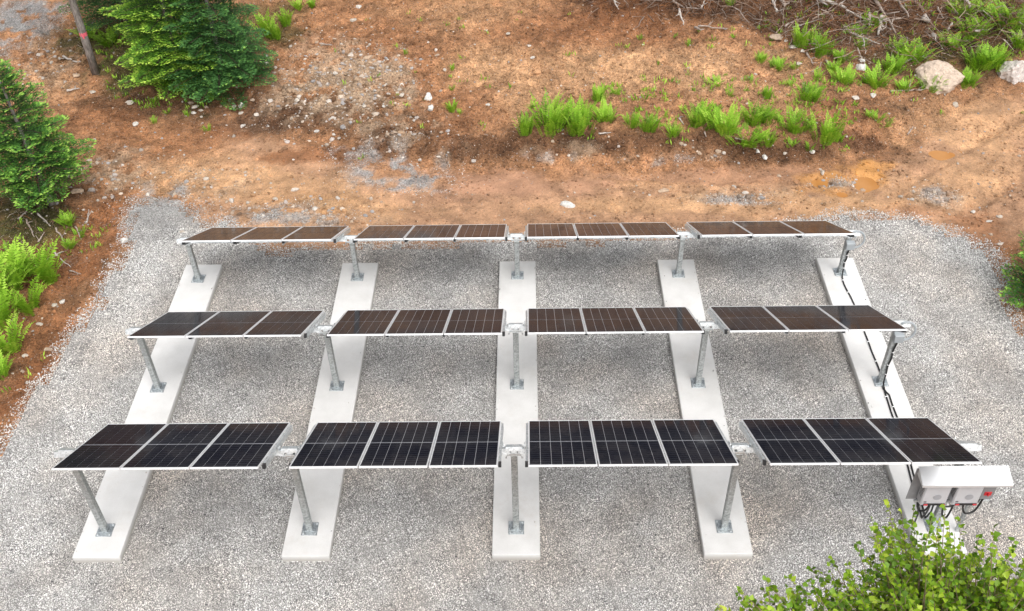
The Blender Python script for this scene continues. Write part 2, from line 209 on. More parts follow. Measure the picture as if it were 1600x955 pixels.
LEAFY_TIPS = [(2.04, -7.91, 8.2, 1), (2.17, -7.87, 8.39, 1), (2.47, -7.64, 8.14, 1), (2.77, -7.55, 7.95, 1), (2.98, -7.34, 7.83, 1), (3.05, -7.4, 8.15, 1), (3.22, -7.47, 8.33, 1), (3.35, -7.41, 8.46, 1), (3.49, -7.08, 8.16, 1), (3.71, -6.87, 8.01, 1), (3.75, -7.1, 8.33, 1), (3.71, -7.42, 8.66, 1), (3.85, -7.37, 8.71, 1), (4.23, -7.14, 8.1, 1), (4.14, -7.53, 8.38, 1), (4.04, -7.8, 8.97, 1), (4.32, -7.65, 8.63, 1), (4.27, -7.91, 8.91, 1), (4.48, -7.94, 8.89, 1), (2.25, -7.53, 7.38, 0), (2.02, -8.29, 8.34, 0), (4.7, -8.4, 7.94, 0), (3.59, -7.16, 7.85, 0), (3.96, -8.13, 8.66, 0), (2.88, -8.31, 8.01, 0), (4.43, -8.03, 8.72, 0), (4.86, -8.05, 8.25, 0), (3.84, -8.4, 8.49, 0), (4.16, -8.05, 8.01, 0), (4.43, -7.87, 8.43, 0), (4.42, -8.9, 8.58, 0), (2.31, -8.3, 8.24, 0), (3.55, -8.11, 8.56, 0), (3.26, -8.05, 8.03, 0), (3.01, -8.32, 7.44, 0), (1.97, -8.65, 8.48, 0), (3.75, -7.46, 8.15, 0), (2.24, -8.25, 7.71, 0), (4.44, -8.76, 8.58, 0), (3.99, -8.37, 7.93, 0), (3.15, -8.09, 8.21, 0), (3.97, -8.32, 8.32, 0), (2.53, -8.15, 8.3, 0), (3.23, -7.59, 7.89, 0), (4.05, -7.94, 8.66, 0), (4.5, -8.17, 8.59, 0), (2.95, -7.87, 8.12, 0), (3.41, -8.19, 8.71, 0), (3.76, -7.83, 8.07, 0), (3.62, -7.96, 8.07, 0), (2.65, -8.07, 8.29, 0), (3.38, -7.61, 8.36, 0), (2.77, -8.14, 7.49, 0), (2.55, -8.03, 7.87, 0), (3.64, -7.26, 7.8, 0), (2.53, -8.18, 7.97, 0), (3.25, -8.02, 8.07, 0), (2.54, -8.31, 8.54, 0), (4.43, -8.08, 8.73, 0), (4.08, -7.73, 7.85, 0), (4.65, -7.82, 8.07, 0), (2.99, -8.48, 8.09, 0), (2.08, -7.98, 8.18, 0), (2.41, -8.31, 7.65, 0), (3.16, -8.32, 8.01, 0), (4.67, -8.35, 8.41, 0), (2.4, -8.85, 8.77, 0), (3.85, -7.23, 8.0, 0), (3.13, -7.56, 7.82, 0), (4.27, -7.98, 8.73, 0), (2.97, -8.55, 8.02, 0), (3.65, -8.28, 8.6, 0), (2.95, -8.26, 7.64, 0), (2.33, -8.22, 7.89, 0), (3.82, -7.28, 7.9, 0), (3.4, -7.88, 7.26, 0), (4.83, -8.26, 8.26, 0), (4.91, -8.25, 7.84, 0), (3.84, -7.56, 8.44, 0), (3.84, -7.87, 7.9, 0), (2.12, -8.33, 8.02, 0), (4.13, -7.54, 8.24, 0), (2.17, -7.85, 7.83, 0), (4.74, -8.1, 8.23, 0), (4.48, -7.77, 8.41, 0), (2.2, -8.04, 7.85, 0), (2.49, -8.57, 7.95, 0), (2.36, -8.27, 7.96, 0), (3.16, -7.71, 7.77, 0), (3.91, -8.75, 8.56, 0), (4.48, -8.67, 8.43, 0), (3.47, -8.91, 9.07, 0), (2.67, -7.48, 7.71, 0), (3.81, -7.8, 7.94, 0), (3.55, -8.65, 8.23, 0), (3.09, -7.66, 8.27, 0), (4.29, -8.13, 7.6, 0), (3.66, -7.57, 7.83, 0), (2.65, -7.44, 7.34, 0), (4.45, -8.47, 8.19, 0), (3.17, -7.87, 8.23, 0), (4.87, -8.12, 8.34, 0), (2.7, -7.68, 7.93, 0), (4.2, -7.91, 8.51, 0), (3.64, -8.4, 7.57, 0), (4.24, -8.22, 8.41, 0), (2.26, -7.9, 7.97, 0), (3.25, -8.11, 8.67, 0), (2.49, -8.47, 7.84, 0), (3.69, -7.98, 7.92, 0), (4.11, -8.32, 7.73, 0), (2.54, -8.1, 8.38, 0), (3.44, -8.29, 7.77, 0), (3.33, -8.41, 7.77, 0), (3.43, -7.28, 7.93, 0), (3.94, -7.43, 8.13, 0), (3.49, -7.53, 7.66, 0), (3.1, -7.64, 8.32, 0), (3.62, -7.97, 7.95, 0), (1.93, -8.43, 7.85, 0), (3.43, -7.56, 8.24, 0), (3.75, -7.36, 7.7, 0), (2.4, -8.1, 7.83, 0), (3.39, -8.03, 8.49, 0), (3.5, -7.57, 8.09, 0), (3.57, -8.84, 8.93, 0), (3.02, -7.86, 8.12, 0), (4.61, -8.0, 7.76, 0), (3.85, -7.83, 7.73, 0), (3.75, -7.06, 8.1, 0), (2.69, -8.16, 7.64, 0), (2.65, -8.29, 7.83, 0), (4.52, -8.58, 8.47, 0), (4.01, -7.38, 8.34, 0), (3.94, -7.97, 7.79, 0), (3.28, -7.84, 8.07, 0), (3.34, -8.2, 8.03, 0), (4.44, -7.73, 8.15, 0), (3.24, -8.31, 8.42, 0), (3.74, -7.23, 8.29, 0), (2.42, -8.03, 8.37, 0), (4.52, -8.05, 8.34, 0), (3.87, -7.8, 8.5, 0), (3.03, -8.57, 8.19, 0), (3.83, -8.87, 8.51, 0), (2.96, -8.54, 8.6, 0), (4.39, -8.17, 8.65, 0), (3.71, -7.99, 8.01, 0), (4.19, -7.96, 8.65, 0), (4.56, -8.4, 8.36, 0), (3.45, -8.69, 8.56, 0), (4.31, -8.37, 7.82, 0), (1.97, -8.39, 8.05, 0), (3.49, -7.57, 8.42, 0), (2.71, -8.27, 8.02, 0), (4.12, -6.99, 7.86, 0), (3.93, -8.33, 8.57, 0), (2.44, -7.92, 7.96, 0), (2.93, -8.14, 8.32, 0), (2.83, -8.46, 7.82, 0), (4.36, -7.93, 8.54, 0), (3.27, -8.61, 8.38, 0), (3.73, -7.55, 7.96, 0), (4.18, -8.83, 8.51, 0), (3.58, -7.12, 8.21, 0), (3.23, -8.19, 7.88, 0), (1.86, -8.41, 8.43, 0), (3.2, -7.77, 7.53, 0), (3.73, -8.42, 8.26, 0), (3.18, -7.71, 7.4, 0), (3.85, -7.52, 8.33, 0), (3.96, -8.06, 8.38, 0), (4.07, -8.35, 7.75, 0), (4.16, -7.37, 7.85, 0), (3.65, -8.03, 8.44, 0), (2.41, -8.19, 7.21, 0), (2.43, -7.52, 7.65, 0), (2.14, -8.05, 6.92, 0), (4.28, -8.82, 8.67, 0), (3.71, -8.03, 8.56, 0), (3.36, -8.43, 7.88, 0), (2.16, -7.91, 7.88, 0), (4.18, -7.54, 8.2, 0), (3.47, -8.45, 8.12, 0), (4.4, -7.75, 8.19, 0), (4.02, -8.19, 7.98, 0), (2.58, -8.38, 7.88, 0), (2.62, -7.47, 7.56, 0), (2.5, -7.55, 7.48, 0), (3.9, -8.14, 8.38, 0), (3.77, -8.45, 7.91, 0), (4.03, -7.74, 8.0, 0), (4.12, -7.38, 8.07, 0), (3.0, -7.52, 7.73, 0), (3.73, -8.05, 7.98, 0), (2.44, -8.42, 7.93, 0), (4.84, -8.34, 8.11, 0), (4.71, -7.7, 7.9, 0), (3.51, -8.52, 8.23, 0), (4.31, -8.15, 8.38, 0), (4.27, -8.47, 8.36, 0), (3.62, -7.8, 8.49, 0), (3.39, -8.03, 8.12, 0), (3.04, -8.09, 7.75, 0), (2.02, -8.62, 8.05, 0), (3.39, -7.45, 8.32, 0), (2.57, -7.62, 7.54, 0), (2.58, -7.68, 7.62, 0), (3.78, -7.75, 8.0, 0), (3.05, -9.08, 9.06, 0), (2.74, -7.85, 8.41, 0), (2.4, -8.26, 7.95, 0), (4.49, -8.51, 8.58, 0), (3.73, -7.35, 8.19, 0), (3.82, -8.61, 8.9, 0), (2.41, -8.33, 7.79, 0), (4.04, -7.97, 8.02, 0), (2.85, -8.29, 7.93, 0), (3.44, -8.31, 7.7, 0), (4.3, -7.63, 8.1, 0), (3.09, -8.31, 8.21, 0), (3.64, -8.36, 7.74, 0), (3.03, -8.5, 7.96, 0), (2.3, -7.79, 8.12, 0), (4.58, -8.45, 8.26, 0), (3.71, -8.41, 8.67, 0), (2.27, -8.11, 8.39, 0), (2.09, -8.49, 8.21, 0), (4.08, -8.73, 8.82, 0), (1.96, -8.06, 7.71, 0), (2.49, -8.83, 8.73, 0), (4.43, -8.74, 8.88, 0), (3.84, -8.99, 8.98, 0), (2.57, -7.81, 7.57, 0), (3.7, -7.02, 7.77, 0), (4.65, -8.24, 8.67, 0), (2.71, -7.92, 8.1, 0), (4.2, -8.47, 8.7, 0), (3.19, -8.39, 7.93, 0), (1.99, -8.6, 8.63, 0), (3.15, -8.25, 7.41, 0), (2.37, -7.59, 7.76, 0), (4.32, -7.96, 8.73, 0), (3.17, -7.92, 8.21, 0), (3.09, -8.13, 7.33, 0), (3.55, -8.07, 8.55, 0), (2.98, -7.84, 8.17, 0), (1.88, -8.44, 7.8, 0), (2.47, -8.52, 8.05, 0), (3.54, -7.33, 7.76, 0), (2.55, -8.42, 7.89, 0), (3.58, -9.06, 9.17, 0), (2.74, -8.31, 7.68, 0), (3.38, -7.79, 8.42, 0), (3.2, -8.27, 7.86, 0), (3.42, -8.87, 8.83, 0), (3.7, -7.54, 7.86, 0), (3.05, -8.45, 8.43, 0), (3.74, -8.63, 8.6, 0), (4.39, -7.37, 8.1, 0), (2.94, -8.04, 8.11, 0), (4.48, -8.16, 7.87, 0), (3.2, -7.63, 8.1, 0), (3.15, -8.35, 8.21, 0), (4.16, -8.09, 8.65, 0), (4.09, -8.04, 8.06, 0), (2.24, -7.65, 7.69, 0), (4.01, -8.21, 7.78, 0), (4.5, -8.71, 8.41, 0), (3.78, -6.94, 7.91, 0), (2.54, -7.74, 8.05, 0), (3.69, -8.13, 8.36, 0), (3.68, -7.94, 7.83, 0), (4.16, -8.77, 8.6, 0), (3.2, -7.97, 8.08, 0), (2.93, -8.73, 8.71, 0), (4.85, -7.86, 8.31, 0), (4.05, -7.63, 8.38, 0), (4.28, -7.98, 8.48, 0), (3.64, -8.36, 8.59, 0), (4.05, -7.67, 7.75, 0), (3.87, -7.92, 8.23, 0), (3.17, -8.03, 8.34, 0), (2.75, -8.47, 8.46, 0), (2.98, -8.0, 8.48, 0), (3.26, -8.05, 7.81, 0), (4.3, -7.98, 8.47, 0), (2.27, -7.74, 7.87, 0), (3.98, -8.51, 8.53, 0), (4.7, -8.03, 8.55, 0), (2.42, -7.65, 7.43, 0), (2.51, -8.61, 8.11, 0), (2.7, -8.52, 8.01, 0), (3.49, -7.68, 8.22, 0), (3.46, -8.48, 8.56, 0), (3.27, -8.91, 8.81, 0), (3.67, -8.11, 8.08, 0), (4.13, -7.24, 7.95, 0), (3.36, -8.38, 8.17, 0), (4.13, -7.71, 8.12, 0), (3.73, -8.62, 8.67, 0), (3.23, -8.34, 7.61, 0), (2.79, -8.28, 8.15, 0), (4.08, -9.21, 9.28, 0), (3.07, -7.55, 7.95, 0), (4.1, -8.88, 8.53, 0), (3.45, -7.67, 8.36, 0), (4.57, -8.6, 8.69, 0), (4.05, -8.3, 8.37, 0), (2.8, -8.31, 7.66, 0), (4.22, -8.47, 8.45, 0), (3.75, -8.69, 8.29, 0), (3.81, -7.73, 8.56, 0), (4.38, -8.08, 8.23, 0), (3.79, -8.61, 8.13, 0), (4.18, -8.15, 8.89, 0), (4.25, -7.89, 8.07, 0), (4.52, -8.29, 8.28, 0), (4.22, -8.44, 8.38, 0), (3.83, -8.45, 8.41, 0), (3.68, -8.87, 8.58, 0), (4.47, -8.3, 8.42, 0), (4.21, -7.53, 8.27, 0), (4.05, -7.18, 7.94, 0), (4.37, -7.82, 8.49, 0), (3.59, -7.82, 8.62, 0), (3.88, -8.86, 8.66, 0), (3.77, -8.59, 8.7, 0), (4.41, -7.75, 7.8, 0), (4.23, -8.62, 8.36, 0), (4.07, -7.84, 8.61, 0), (4.1, -7.18, 7.97, 0), (3.63, -8.43, 8.38, 0), (3.67, -8.92, 9.03, 0), (4.18, -7.75, 8.63, 0), (3.53, -8.64, 8.1, 0), (3.93, -8.8, 8.62, 0), (4.14, -8.48, 8.45, 0), (4.31, -7.55, 8.14, 0), (4.37, -8.02, 8.48, 0), (3.99, -8.45, 8.66, 0), (4.12, -7.9, 8.73, 0), (3.74, -8.69, 8.47, 0), (3.63, -8.37, 7.87, 0), (3.5, -8.8, 8.51, 0), (4.21, -7.89, 8.55, 0), (3.66, -8.76, 8.33, 0), (4.36, -8.29, 8.43, 0), (4.27, -8.34, 8.61, 0), (4.4, -8.3, 8.66, 0), (4.25, -7.36, 8.06, 0), (3.52, -8.18, 8.48, 0), (3.76, -7.87, 7.96, 0), (4.26, -7.8, 8.32, 0), (4.02, -7.57, 8.35, 0), (3.64, -8.66, 8.42, 0), (3.84, -7.74, 8.49, 0), (3.87, -8.39, 8.4, 0), (4.03, -7.73, 8.39, 0), (3.64, -8.23, 8.25, 0), (4.04, -8.48, 7.74, 0), (4.14, -8.36, 8.14, 0), (4.14, -8.88, 8.53, 0), (3.77, -8.93, 8.78, 0), (4.04, -8.41, 8.16, 0), (4.1, -7.82, 8.35, 0), (3.97, -7.75, 8.26, 0), (3.95, -8.34, 8.35, 0), (3.36, -8.83, 8.64, 0), (3.63, -8.4, 8.7, 0), (4.66, -7.67, 8.35, 0), (4.46, -7.42, 8.2, 0), (4.39, -7.3, 7.86, 0), (3.43, -8.41, 8.55, 0), (4.0, -7.55, 8.0, 0), (3.83, -8.06, 8.51, 0), (3.53, -8.38, 8.42, 0), (3.96, -7.54, 8.42, 0), (3.9, -8.25, 8.12, 0), (4.08, -8.6, 8.72, 0)]
BRUSH_X = [2.07, 3.19, 5.06, 7.14, 8.06, 8.75, 9.81, 11.28, 12.65, 14.13, 15.46, 16.74]
BRUSH_Y = [19.91, 18.84, 18.54, 18.32, 17.62, 16.83, 16.16, 16.3, 16.74, 16.95, 17.29, 17.48]

# ---------------------------------------------------------------- helpers
MATS = {}

def new_mat(name):
    m = bpy.data.materials.new(name)
    m.use_nodes = True
    nt = m.node_tree
    return m, nt, nt.nodes['Principled BSDF']

def N(nt, kind, **kw):
    n = nt.nodes.new(kind)
    for k, v in kw.items():
        if k in n.inputs:
            n.inputs[k].default_value = v
        else:
            setattr(n, k, v)
    return n

def ramp(nt, fac, stops, interp='LINEAR'):
    r = nt.nodes.new('ShaderNodeValToRGB')
    r.color_ramp.interpolation = interp
    e = r.color_ramp.elements
    while len(e) < len(stops):
        e.new(0.5)
    for k, (p, c) in enumerate(stops):
        e[k].position = p
        e[k].color = (c[0], c[1], c[2], 1) if len(c) == 3 else c
    nt.links.new(fac, r.inputs[0])
    return r.outputs[0]

def grey(v):
    return (v, v, v)

def noise(nt, scale, detail=4, rough=0.55, coord='Object', vec=None):
    if vec is None:
        tc = nt.nodes.new('ShaderNodeTexCoord')
        vec = tc.outputs[coord]
    n = nt.nodes.new('ShaderNodeTexNoise')
    n.inputs['Scale'].default_value = scale
    n.inputs['Detail'].default_value = detail
    n.inputs['Roughness'].default_value = rough
    nt.links.new(vec, n.inputs['Vector'])
    return n.outputs['Fac']

def world_pos(nt):
    return nt.nodes.new('ShaderNodeNewGeometry').outputs['Position']

def mixc(nt, fac, a, b, mode='MIX'):
    m = nt.nodes.new('ShaderNodeMix')
    m.data_type = 'RGBA'
    m.blend_type = mode
    m.clamp_factor = True
    for v, s in ((fac, m.inputs[0]), (a, m.inputs[6]), (b, m.inputs[7])):
        if hasattr(v, 'is_output'):
            nt.links.new(v, s)
        elif isinstance(v, (int, float)):
            s.default_value = v
        else:
            s.default_value = (v[0], v[1], v[2], 1)
    return m.outputs[2]

def mathn(nt, op, a, b=None):
    m = nt.nodes.new('ShaderNodeMath')
    m.operation = op
    for v, s in ((a, m.inputs[0]), (b, m.inputs[1])):
        if v is None:
            continue
        if hasattr(v, 'is_output'):
            nt.links.new(v, s)
        else:
            s.default_value = v
    return m.outputs[0]

def bump(nt, bs, h, strength=0.4, dist=0.02):
    b = nt.nodes.new('ShaderNodeBump')
    b.inputs['Strength'].default_value = strength
    b.inputs['Distance'].default_value = dist
    nt.links.new(h, b.inputs['Height'])
    nt.links.new(b.outputs[0], bs.inputs['Normal'])

def attr(nt, name, out='Fac'):
    a = nt.nodes.new('ShaderNodeAttribute')
    a.attribute_name = name
    return a.outputs[out]

class MB:
    """collects boxes, tubes and loose faces; build() links them as ONE mesh object"""
    def __init__(self):
        self.v = []; self.f = []
    def add(self, vs, fs):
        b = len(self.v)
        self.v.extend([tuple(p) for p in vs])
        self.f.extend([tuple(i + b for i in f) for f in fs])
        return self
    def box(self, c, s, bev=0.0, rot=None):
        hx, hy, hz_ = s[0] / 2, s[1] / 2, s[2] / 2
        if bev <= 0:
            vs = [(x, y, z) for z in (-hz_, hz_) for y in (-hy, hy) for x in (-hx, hx)]
            fs = [(0, 2, 3, 1), (4, 5, 7, 6), (0, 1, 5, 4), (2, 6, 7, 3), (0, 4, 6, 2), (1, 3, 7, 5)]
        else:
            b = min(bev, hx * .9, hy * .9, hz_ * .9)
            vs = []; idx = {}
            for sx in (-1, 1):
                for sy in (-1, 1):
                    for sz in (-1, 1):
                        for a in range(3):
                            p = [sx * (hx - b), sy * (hy - b), sz * (hz_ - b)]
                            p[a] = (sx * hx, sy * hy, sz * hz_)[a]
                            idx[(sx, sy, sz, a)] = len(vs); vs.append(tuple(p))
            fs = []
            def quad(k):
                fs.append(tuple(idx[i] for i in k))
            for s_ in (-1, 1):
                o = (lambda L: L if s_ > 0 else L[::-1])
                quad(o([(s_, -1, -1, 0), (s_, 1, -1, 0), (s_, 1, 1, 0), (s_, -1, 1, 0)]))
                quad(o([(-1, s_, -1, 1), (-1, s_, 1, 1), (1, s_, 1, 1), (1, s_, -1, 1)]))
                quad(o([(-1, -1, s_, 2), (1, -1, s_, 2), (1, 1, s_, 2), (-1, 1, s_, 2)]))
            for a in (-1, 1):
                for b_ in (-1, 1):
                    sg = a * b_
                    o = (lambda L: L if sg > 0 else L[::-1])
                    quad(o([(a, b_, -1, 0), (a, b_, -1, 1), (a, b_, 1, 1), (a, b_, 1, 0)]))
                    quad(o([(a, -1, b_, 2), (a, -1, b_, 0), (a, 1, b_, 0), (a, 1, b_, 2)]))
                    quad(o([(-1, a, b_, 1), (-1, a, b_, 2), (1, a, b_, 2), (1, a, b_, 1)]))
                    for c_ in (-1, 1):
                        t = [(a, b_, c_, 0), (a, b_, c_, 1), (a, b_, c_, 2)]
                        quad(t if a * b_ * c_ > 0 else t[::-1])
        if rot is not None:
            vs = [tuple(rot @ Vector(p)) for p in vs]
        return self.add([(p[0] + c[0], p[1] + c[1], p[2] + c[2]) for p in vs], fs)
    def tube(self, pts, r, n=8, cap=True):
        pts = [Vector(p) for p in pts]
        rs = r if isinstance(r, (list, tuple)) else [r] * len(pts)
        vs = []; fs = []
        t0 = (pts[1] - pts[0]).normalized()
        up = Vector((0, 0, 1)) if abs(t0.z) < .9 else Vector((1, 0, 0))
        u = t0.cross(up).normalized()
        for i, p in enumerate(pts):
            a = pts[max(i - 1, 0)]; b = pts[min(i + 1, len(pts) - 1)]
            t = (b - a)
            t = t.normalized() if t.length > 1e-9 else t0
            u = (u - t * u.dot(t))
            u = u.normalized() if u.length > 1e-6 else t.orthogonal().normalized()
            w = t.cross(u)
            for k in range(n):
                q = 2 * math.pi * k / n
                vs.append(tuple(p + (u * math.cos(q) + w * math.sin(q)) * rs[i]))
        for i in range(len(pts) - 1):
            for k in range(n):
                a = i * n + k; b = i * n + (k + 1) % n
                fs.append((a, b, b + n, a + n))
        if cap:
            fs.append(tuple(range(n))[::-1]); fs.append(tuple(range((len(pts) - 1) * n, len(pts) * n)))
        return self.add(vs, fs)
    def cyl(self, c, r, h, n=12, axis='Z'):
        d = {'X': Vector((1, 0, 0)), 'Y': Vector((0, 1, 0)), 'Z': Vector((0, 0, 1))}[axis] * h / 2
        c = Vector(c)
        return self.tube([c - d, c + d], r, n)
    def mesh(self, name, mat=None, smooth_=False):
        me = bpy.data.meshes.new(name)
        me.from_pydata(self.v, [], self.f)
        if mat:
            me.materials.append(mat)
        if smooth_:
            me.polygons.foreach_set('use_smooth', [True] * len(me.polygons))
        me.update()
        return me
    def build(self, name, mat, parent=None, smooth_=False, loc=None):
        return link(name, self.mesh(name, mat, smooth_), parent, loc)

def link(name, me, parent=None, loc=None, rot=None):
    o = bpy.data.objects.new(name, me)
    COL.objects.link(o)
    if parent is not None:
        o.parent = parent
    if loc is not None:
        o.location = loc
    if rot is not None:
        o.rotation_euler = rot
    return o

def empty(name, loc=(0, 0, 0), rz=0.0):
    o = bpy.data.objects.new(name, None)
    o.empty_display_size = 0.2
    COL.objects.link(o)
    o.location = loc
    o.rotation_euler = (0, 0, rz)
    return o

def tag(o, label=None, cat=None, group=None, kind=None):
    if label: o['label'] = label
    if cat: o['category'] = cat
    if group: o['group'] = group
    if kind: o['kind'] = kind
    return o

def np_mesh(name, V, F, mat, attrs=None, smooth_=False, mats=None, mat_idx=None):
    """V (n,3); F (m,k) with one k; attrs: {name: (n,) float or (n,3) colour} per point"""
    me = bpy.data.meshes.new(name)
    V = np.asarray(V, np.float32); F = np.asarray(F, np.int32)
    k = F.shape[1]
    me.vertices.add(len(V)); me.vertices.foreach_set('co', V.ravel())
    me.loops.add(F.size); me.loops.foreach_set('vertex_index', F.ravel())
    me.polygons.add(len(F))
    me.polygons.foreach_set('loop_start', np.arange(0, F.size, k, dtype=np.int32))
    try:
        me.polygons.foreach_set('loop_total', np.full(len(F), k, np.int32))
    except Exception:
        pass
    me.polygons.foreach_set('use_smooth', np.full(len(F), smooth_, bool))
    for an, a in (attrs or {}).items():
        a = np.asarray(a, np.float32)
        if a.ndim == 1:
            at = me.attributes.new(an, 'FLOAT', 'POINT'); at.data.foreach_set('value', a)
        else:
            at = me.attributes.new(an, 'FLOAT_COLOR', 'POINT')
            c = np.ones((len(a), 4), np.float32); c[:, :3] = a
            at.data.foreach_set('color', c.ravel())
    for m in (mats or [mat]):
        me.materials.append(m)
    if mat_idx is not None:
        me.polygons.foreach_set('material_index', np.asarray(mat_idx, np.int32))
    me.update(calc_edges=True)
    me.validate()
    return me

def copy_tree(o, parent=None):
    c = o.copy()
    COL.objects.link(c)
    if parent is not None:
        c.parent = parent
    for ch in list(o.children):
        copy_tree(ch, c)
    return c

# ---------------------------------------------------------------- materials
def mat_concrete():
    m, nt, bs = new_mat('concrete')
    p = world_pos(nt)
    a = noise(nt, 1.3, 5, .6, vec=p)
    b = noise(nt, 45, 3, .6, vec=p)
    c = ramp(nt, a, [(.3, (.60, .595, .58)), (.55, (.69, .685, .672)), (.75, (.74, .735, .725))])
    c = mixc(nt, ramp(nt, b, [(.35, grey(.12)), (.6, grey(0))]), c, (.45, .43, .40))
    d = noise(nt, .9, 7, .75, vec=p)
    c = mixc(nt, ramp(nt, d, [(.54, grey(0)), (.72, grey(.5))]), c, (.55, .51, .46))
    sp = nt.nodes.new('ShaderNodeSeparateXYZ'); nt.links.new(p, sp.inputs[0])
    # splash of gravel dust low on the sides
    low = ramp(nt, mathn(nt, 'ADD', mathn(nt, 'MULTIPLY', sp.outputs['Z'], -6.0), mathn(nt, 'MULTIPLY', b, .35)), [(.45, grey(0)), (1.0, grey(.7))])
    c = mixc(nt, low, c, (.40, .37, .33))
    nt.links.new(c, bs.inputs['Base Color'])
    bs.inputs['Roughness'].default_value = .85
    bump(nt, bs, b, .15, .004)
    return m

def mat_galv(name, lo, hi, rough=.42):
    m, nt, bs = new_mat(name)
    v = nt.nodes.new('ShaderNodeTexVoronoi'); v.inputs['Scale'].default_value = 38
    tc = nt.nodes.new('ShaderNodeTexCoord'); nt.links.new(tc.outputs['Object'], v.inputs['Vector'])
    s = nt.nodes.new('ShaderNodeSeparateColor'); nt.links.new(v.outputs['Color'], s.inputs[0])
    n = noise(nt, 3.5, 4, .6)
    f = mathn(nt, 'ADD', mathn(nt, 'MULTIPLY', s.outputs[0], .35), mathn(nt, 'MULTIPLY', n, .65))
    nt.links.new(ramp(nt, f, [(.3, lo), (.7, hi)]), bs.inputs['Base Color'])
    bs.inputs['Metallic'].default_value = .75
    nt.links.new(ramp(nt, f, [(.3, grey(rough + .12)), (.7, grey(rough - .06))]), bs.inputs['Roughness'])
    return m

def mat_plain(name, col, rough=.5, metal=0.0, var=.12, scale=6, spec=None):
    m, nt, bs = new_mat(name)
    n = noise(nt, scale, 4, .6)
    c = mixc(nt, ramp(nt, n, [(.35, grey(0)), (.7, grey(1))]), tuple(x * (1 - var) for x in col), tuple(min(x * (1 + var), 1) for x in col))
    nt.links.new(c, bs.inputs['Base Color'])
    bs.inputs['Roughness'].default_value = rough
    bs.inputs['Metallic'].default_value = metal
    if spec is not None:
        bs.inputs['Specular IOR Level'].default_value = spec
    return m

def mat_cells():
    """dark half-cut cells behind glass; fine pale lines between the cells of one column"""
    m, nt, bs = new_mat('solar_cells')
    tc = nt.nodes.new('ShaderNodeTexCoord')
    sp = nt.nodes.new('ShaderNodeSeparateXYZ'); nt.links.new(tc.outputs['Object'], sp.inputs[0])
    fr = mathn(nt, 'FRACT', mathn(nt, 'MULTIPLY', sp.outputs['Y'], 12 / 1.112))
    ln = mathn(nt, 'LESS_THAN', mathn(nt, 'ABSOLUTE', mathn(nt, 'SUBTRACT', fr, .5)), .036)
    bb = mathn(nt, 'FRACT', mathn(nt, 'MULTIPLY', sp.outputs['X'], 9 / .1775))
    bl = mathn(nt, 'LESS_THAN', bb, .05)
    oi = nt.nodes.new('ShaderNodeObjectInfo')
    base = mixc(nt, oi.outputs['Random'], (.0045, .0055, .011), (.008, .0085, .015))
    c = mixc(nt, mathn(nt, 'MULTIPLY', ln, .5), base, (.10, .105, .125))
    c = mixc(nt, mathn(nt, 'MULTIPLY', bl, .12), c, (.25, .26, .28))
    du = noise(nt, 1.1, 6, .7, vec=world_pos(nt))
    c = mixc(nt, ramp(nt, du, [(.42, grey(.004)), (.72, grey(.05))]), c, (.42, .37, .32))
    nt.links.new(c, bs.inputs['Base Color'])
    n = noise(nt, 2.2, 4, .6, vec=world_pos(nt))
    nt.links.new(ramp(nt, n, [(.35, grey(.07)), (.7, grey(.15))]), bs.inputs['Roughness'])
    bs.inputs['IOR'].default_value = 1.10
    return m

def mat_attr_leaf(name, stops, rough=.5, trans=.25, seed_attr='tone', spec=.3):
    """foliage: colour from a per-leaf attribute (leaf age), thin and a little translucent"""
    m, nt, bs = new_mat(name)
    c = ramp(nt, attr(nt, seed_attr), stops)
    nt.links.new(c, bs.inputs['Base Color'])
    bs.inputs['Roughness'].default_value = rough
    bs.inputs['Specular IOR Level'].default_value = spec
    out = nt.nodes['Material Output']
    tr = nt.nodes.new('ShaderNodeBsdfTranslucent')
    nt.links.new(mixc(nt, 1.0, c, (1.0, 1.0, .55), 'MULTIPLY'), tr.inputs['Color'])
    mx = nt.nodes.new('ShaderNodeMixShader'); mx.inputs[0].default_value = trans
    nt.links.new(bs.outputs[0], mx.inputs[1]); nt.links.new(tr.outputs[0], mx.inputs[2])
    nt.links.new(mx.outputs[0], out.inputs['Surface'])
    return m

def mat_attr_col(name, rough=.9, fine=60, var=.35, spec=.25):
    """mineral stuff: colour attribute times fine grain"""
    m, nt, bs = new_mat(name)
    p = world_pos(nt)
    n = noise(nt, fine, 4, .65, vec=p)
    c = mixc(nt, 1.0, attr(nt, 'col', 'Color'), ramp(nt, n, [(.3, grey(1 - var)), (.7, grey(1 + var * .4))]), 'MULTIPLY')
    nt.links.new(c, bs.inputs['Base Color'])
    bs.inputs['Roughness'].default_value = rough
    bs.inputs['Specular IOR Level'].default_value = spec
    return m

def mat_bark(name, a, b):
    m, nt, bs = new_mat(name)
    tc = nt.nodes.new('ShaderNodeTexCoord')
    mp = nt.nodes.new('ShaderNodeMapping'); mp.inputs['Scale'].default_value = (22, 22, 5)
    nt.links.new(tc.outputs['Object'], mp.inputs[0])
    n = noise(nt, 1.0, 5, .65, vec=mp.outputs[0])
    nt.links.new(ramp(nt, n, [(.32, a), (.62, b)]), bs.inputs['Base Color'])
    bs.inputs['Roughness'].default_value = .9
    bump(nt, bs, n, .5, .015)
    return m

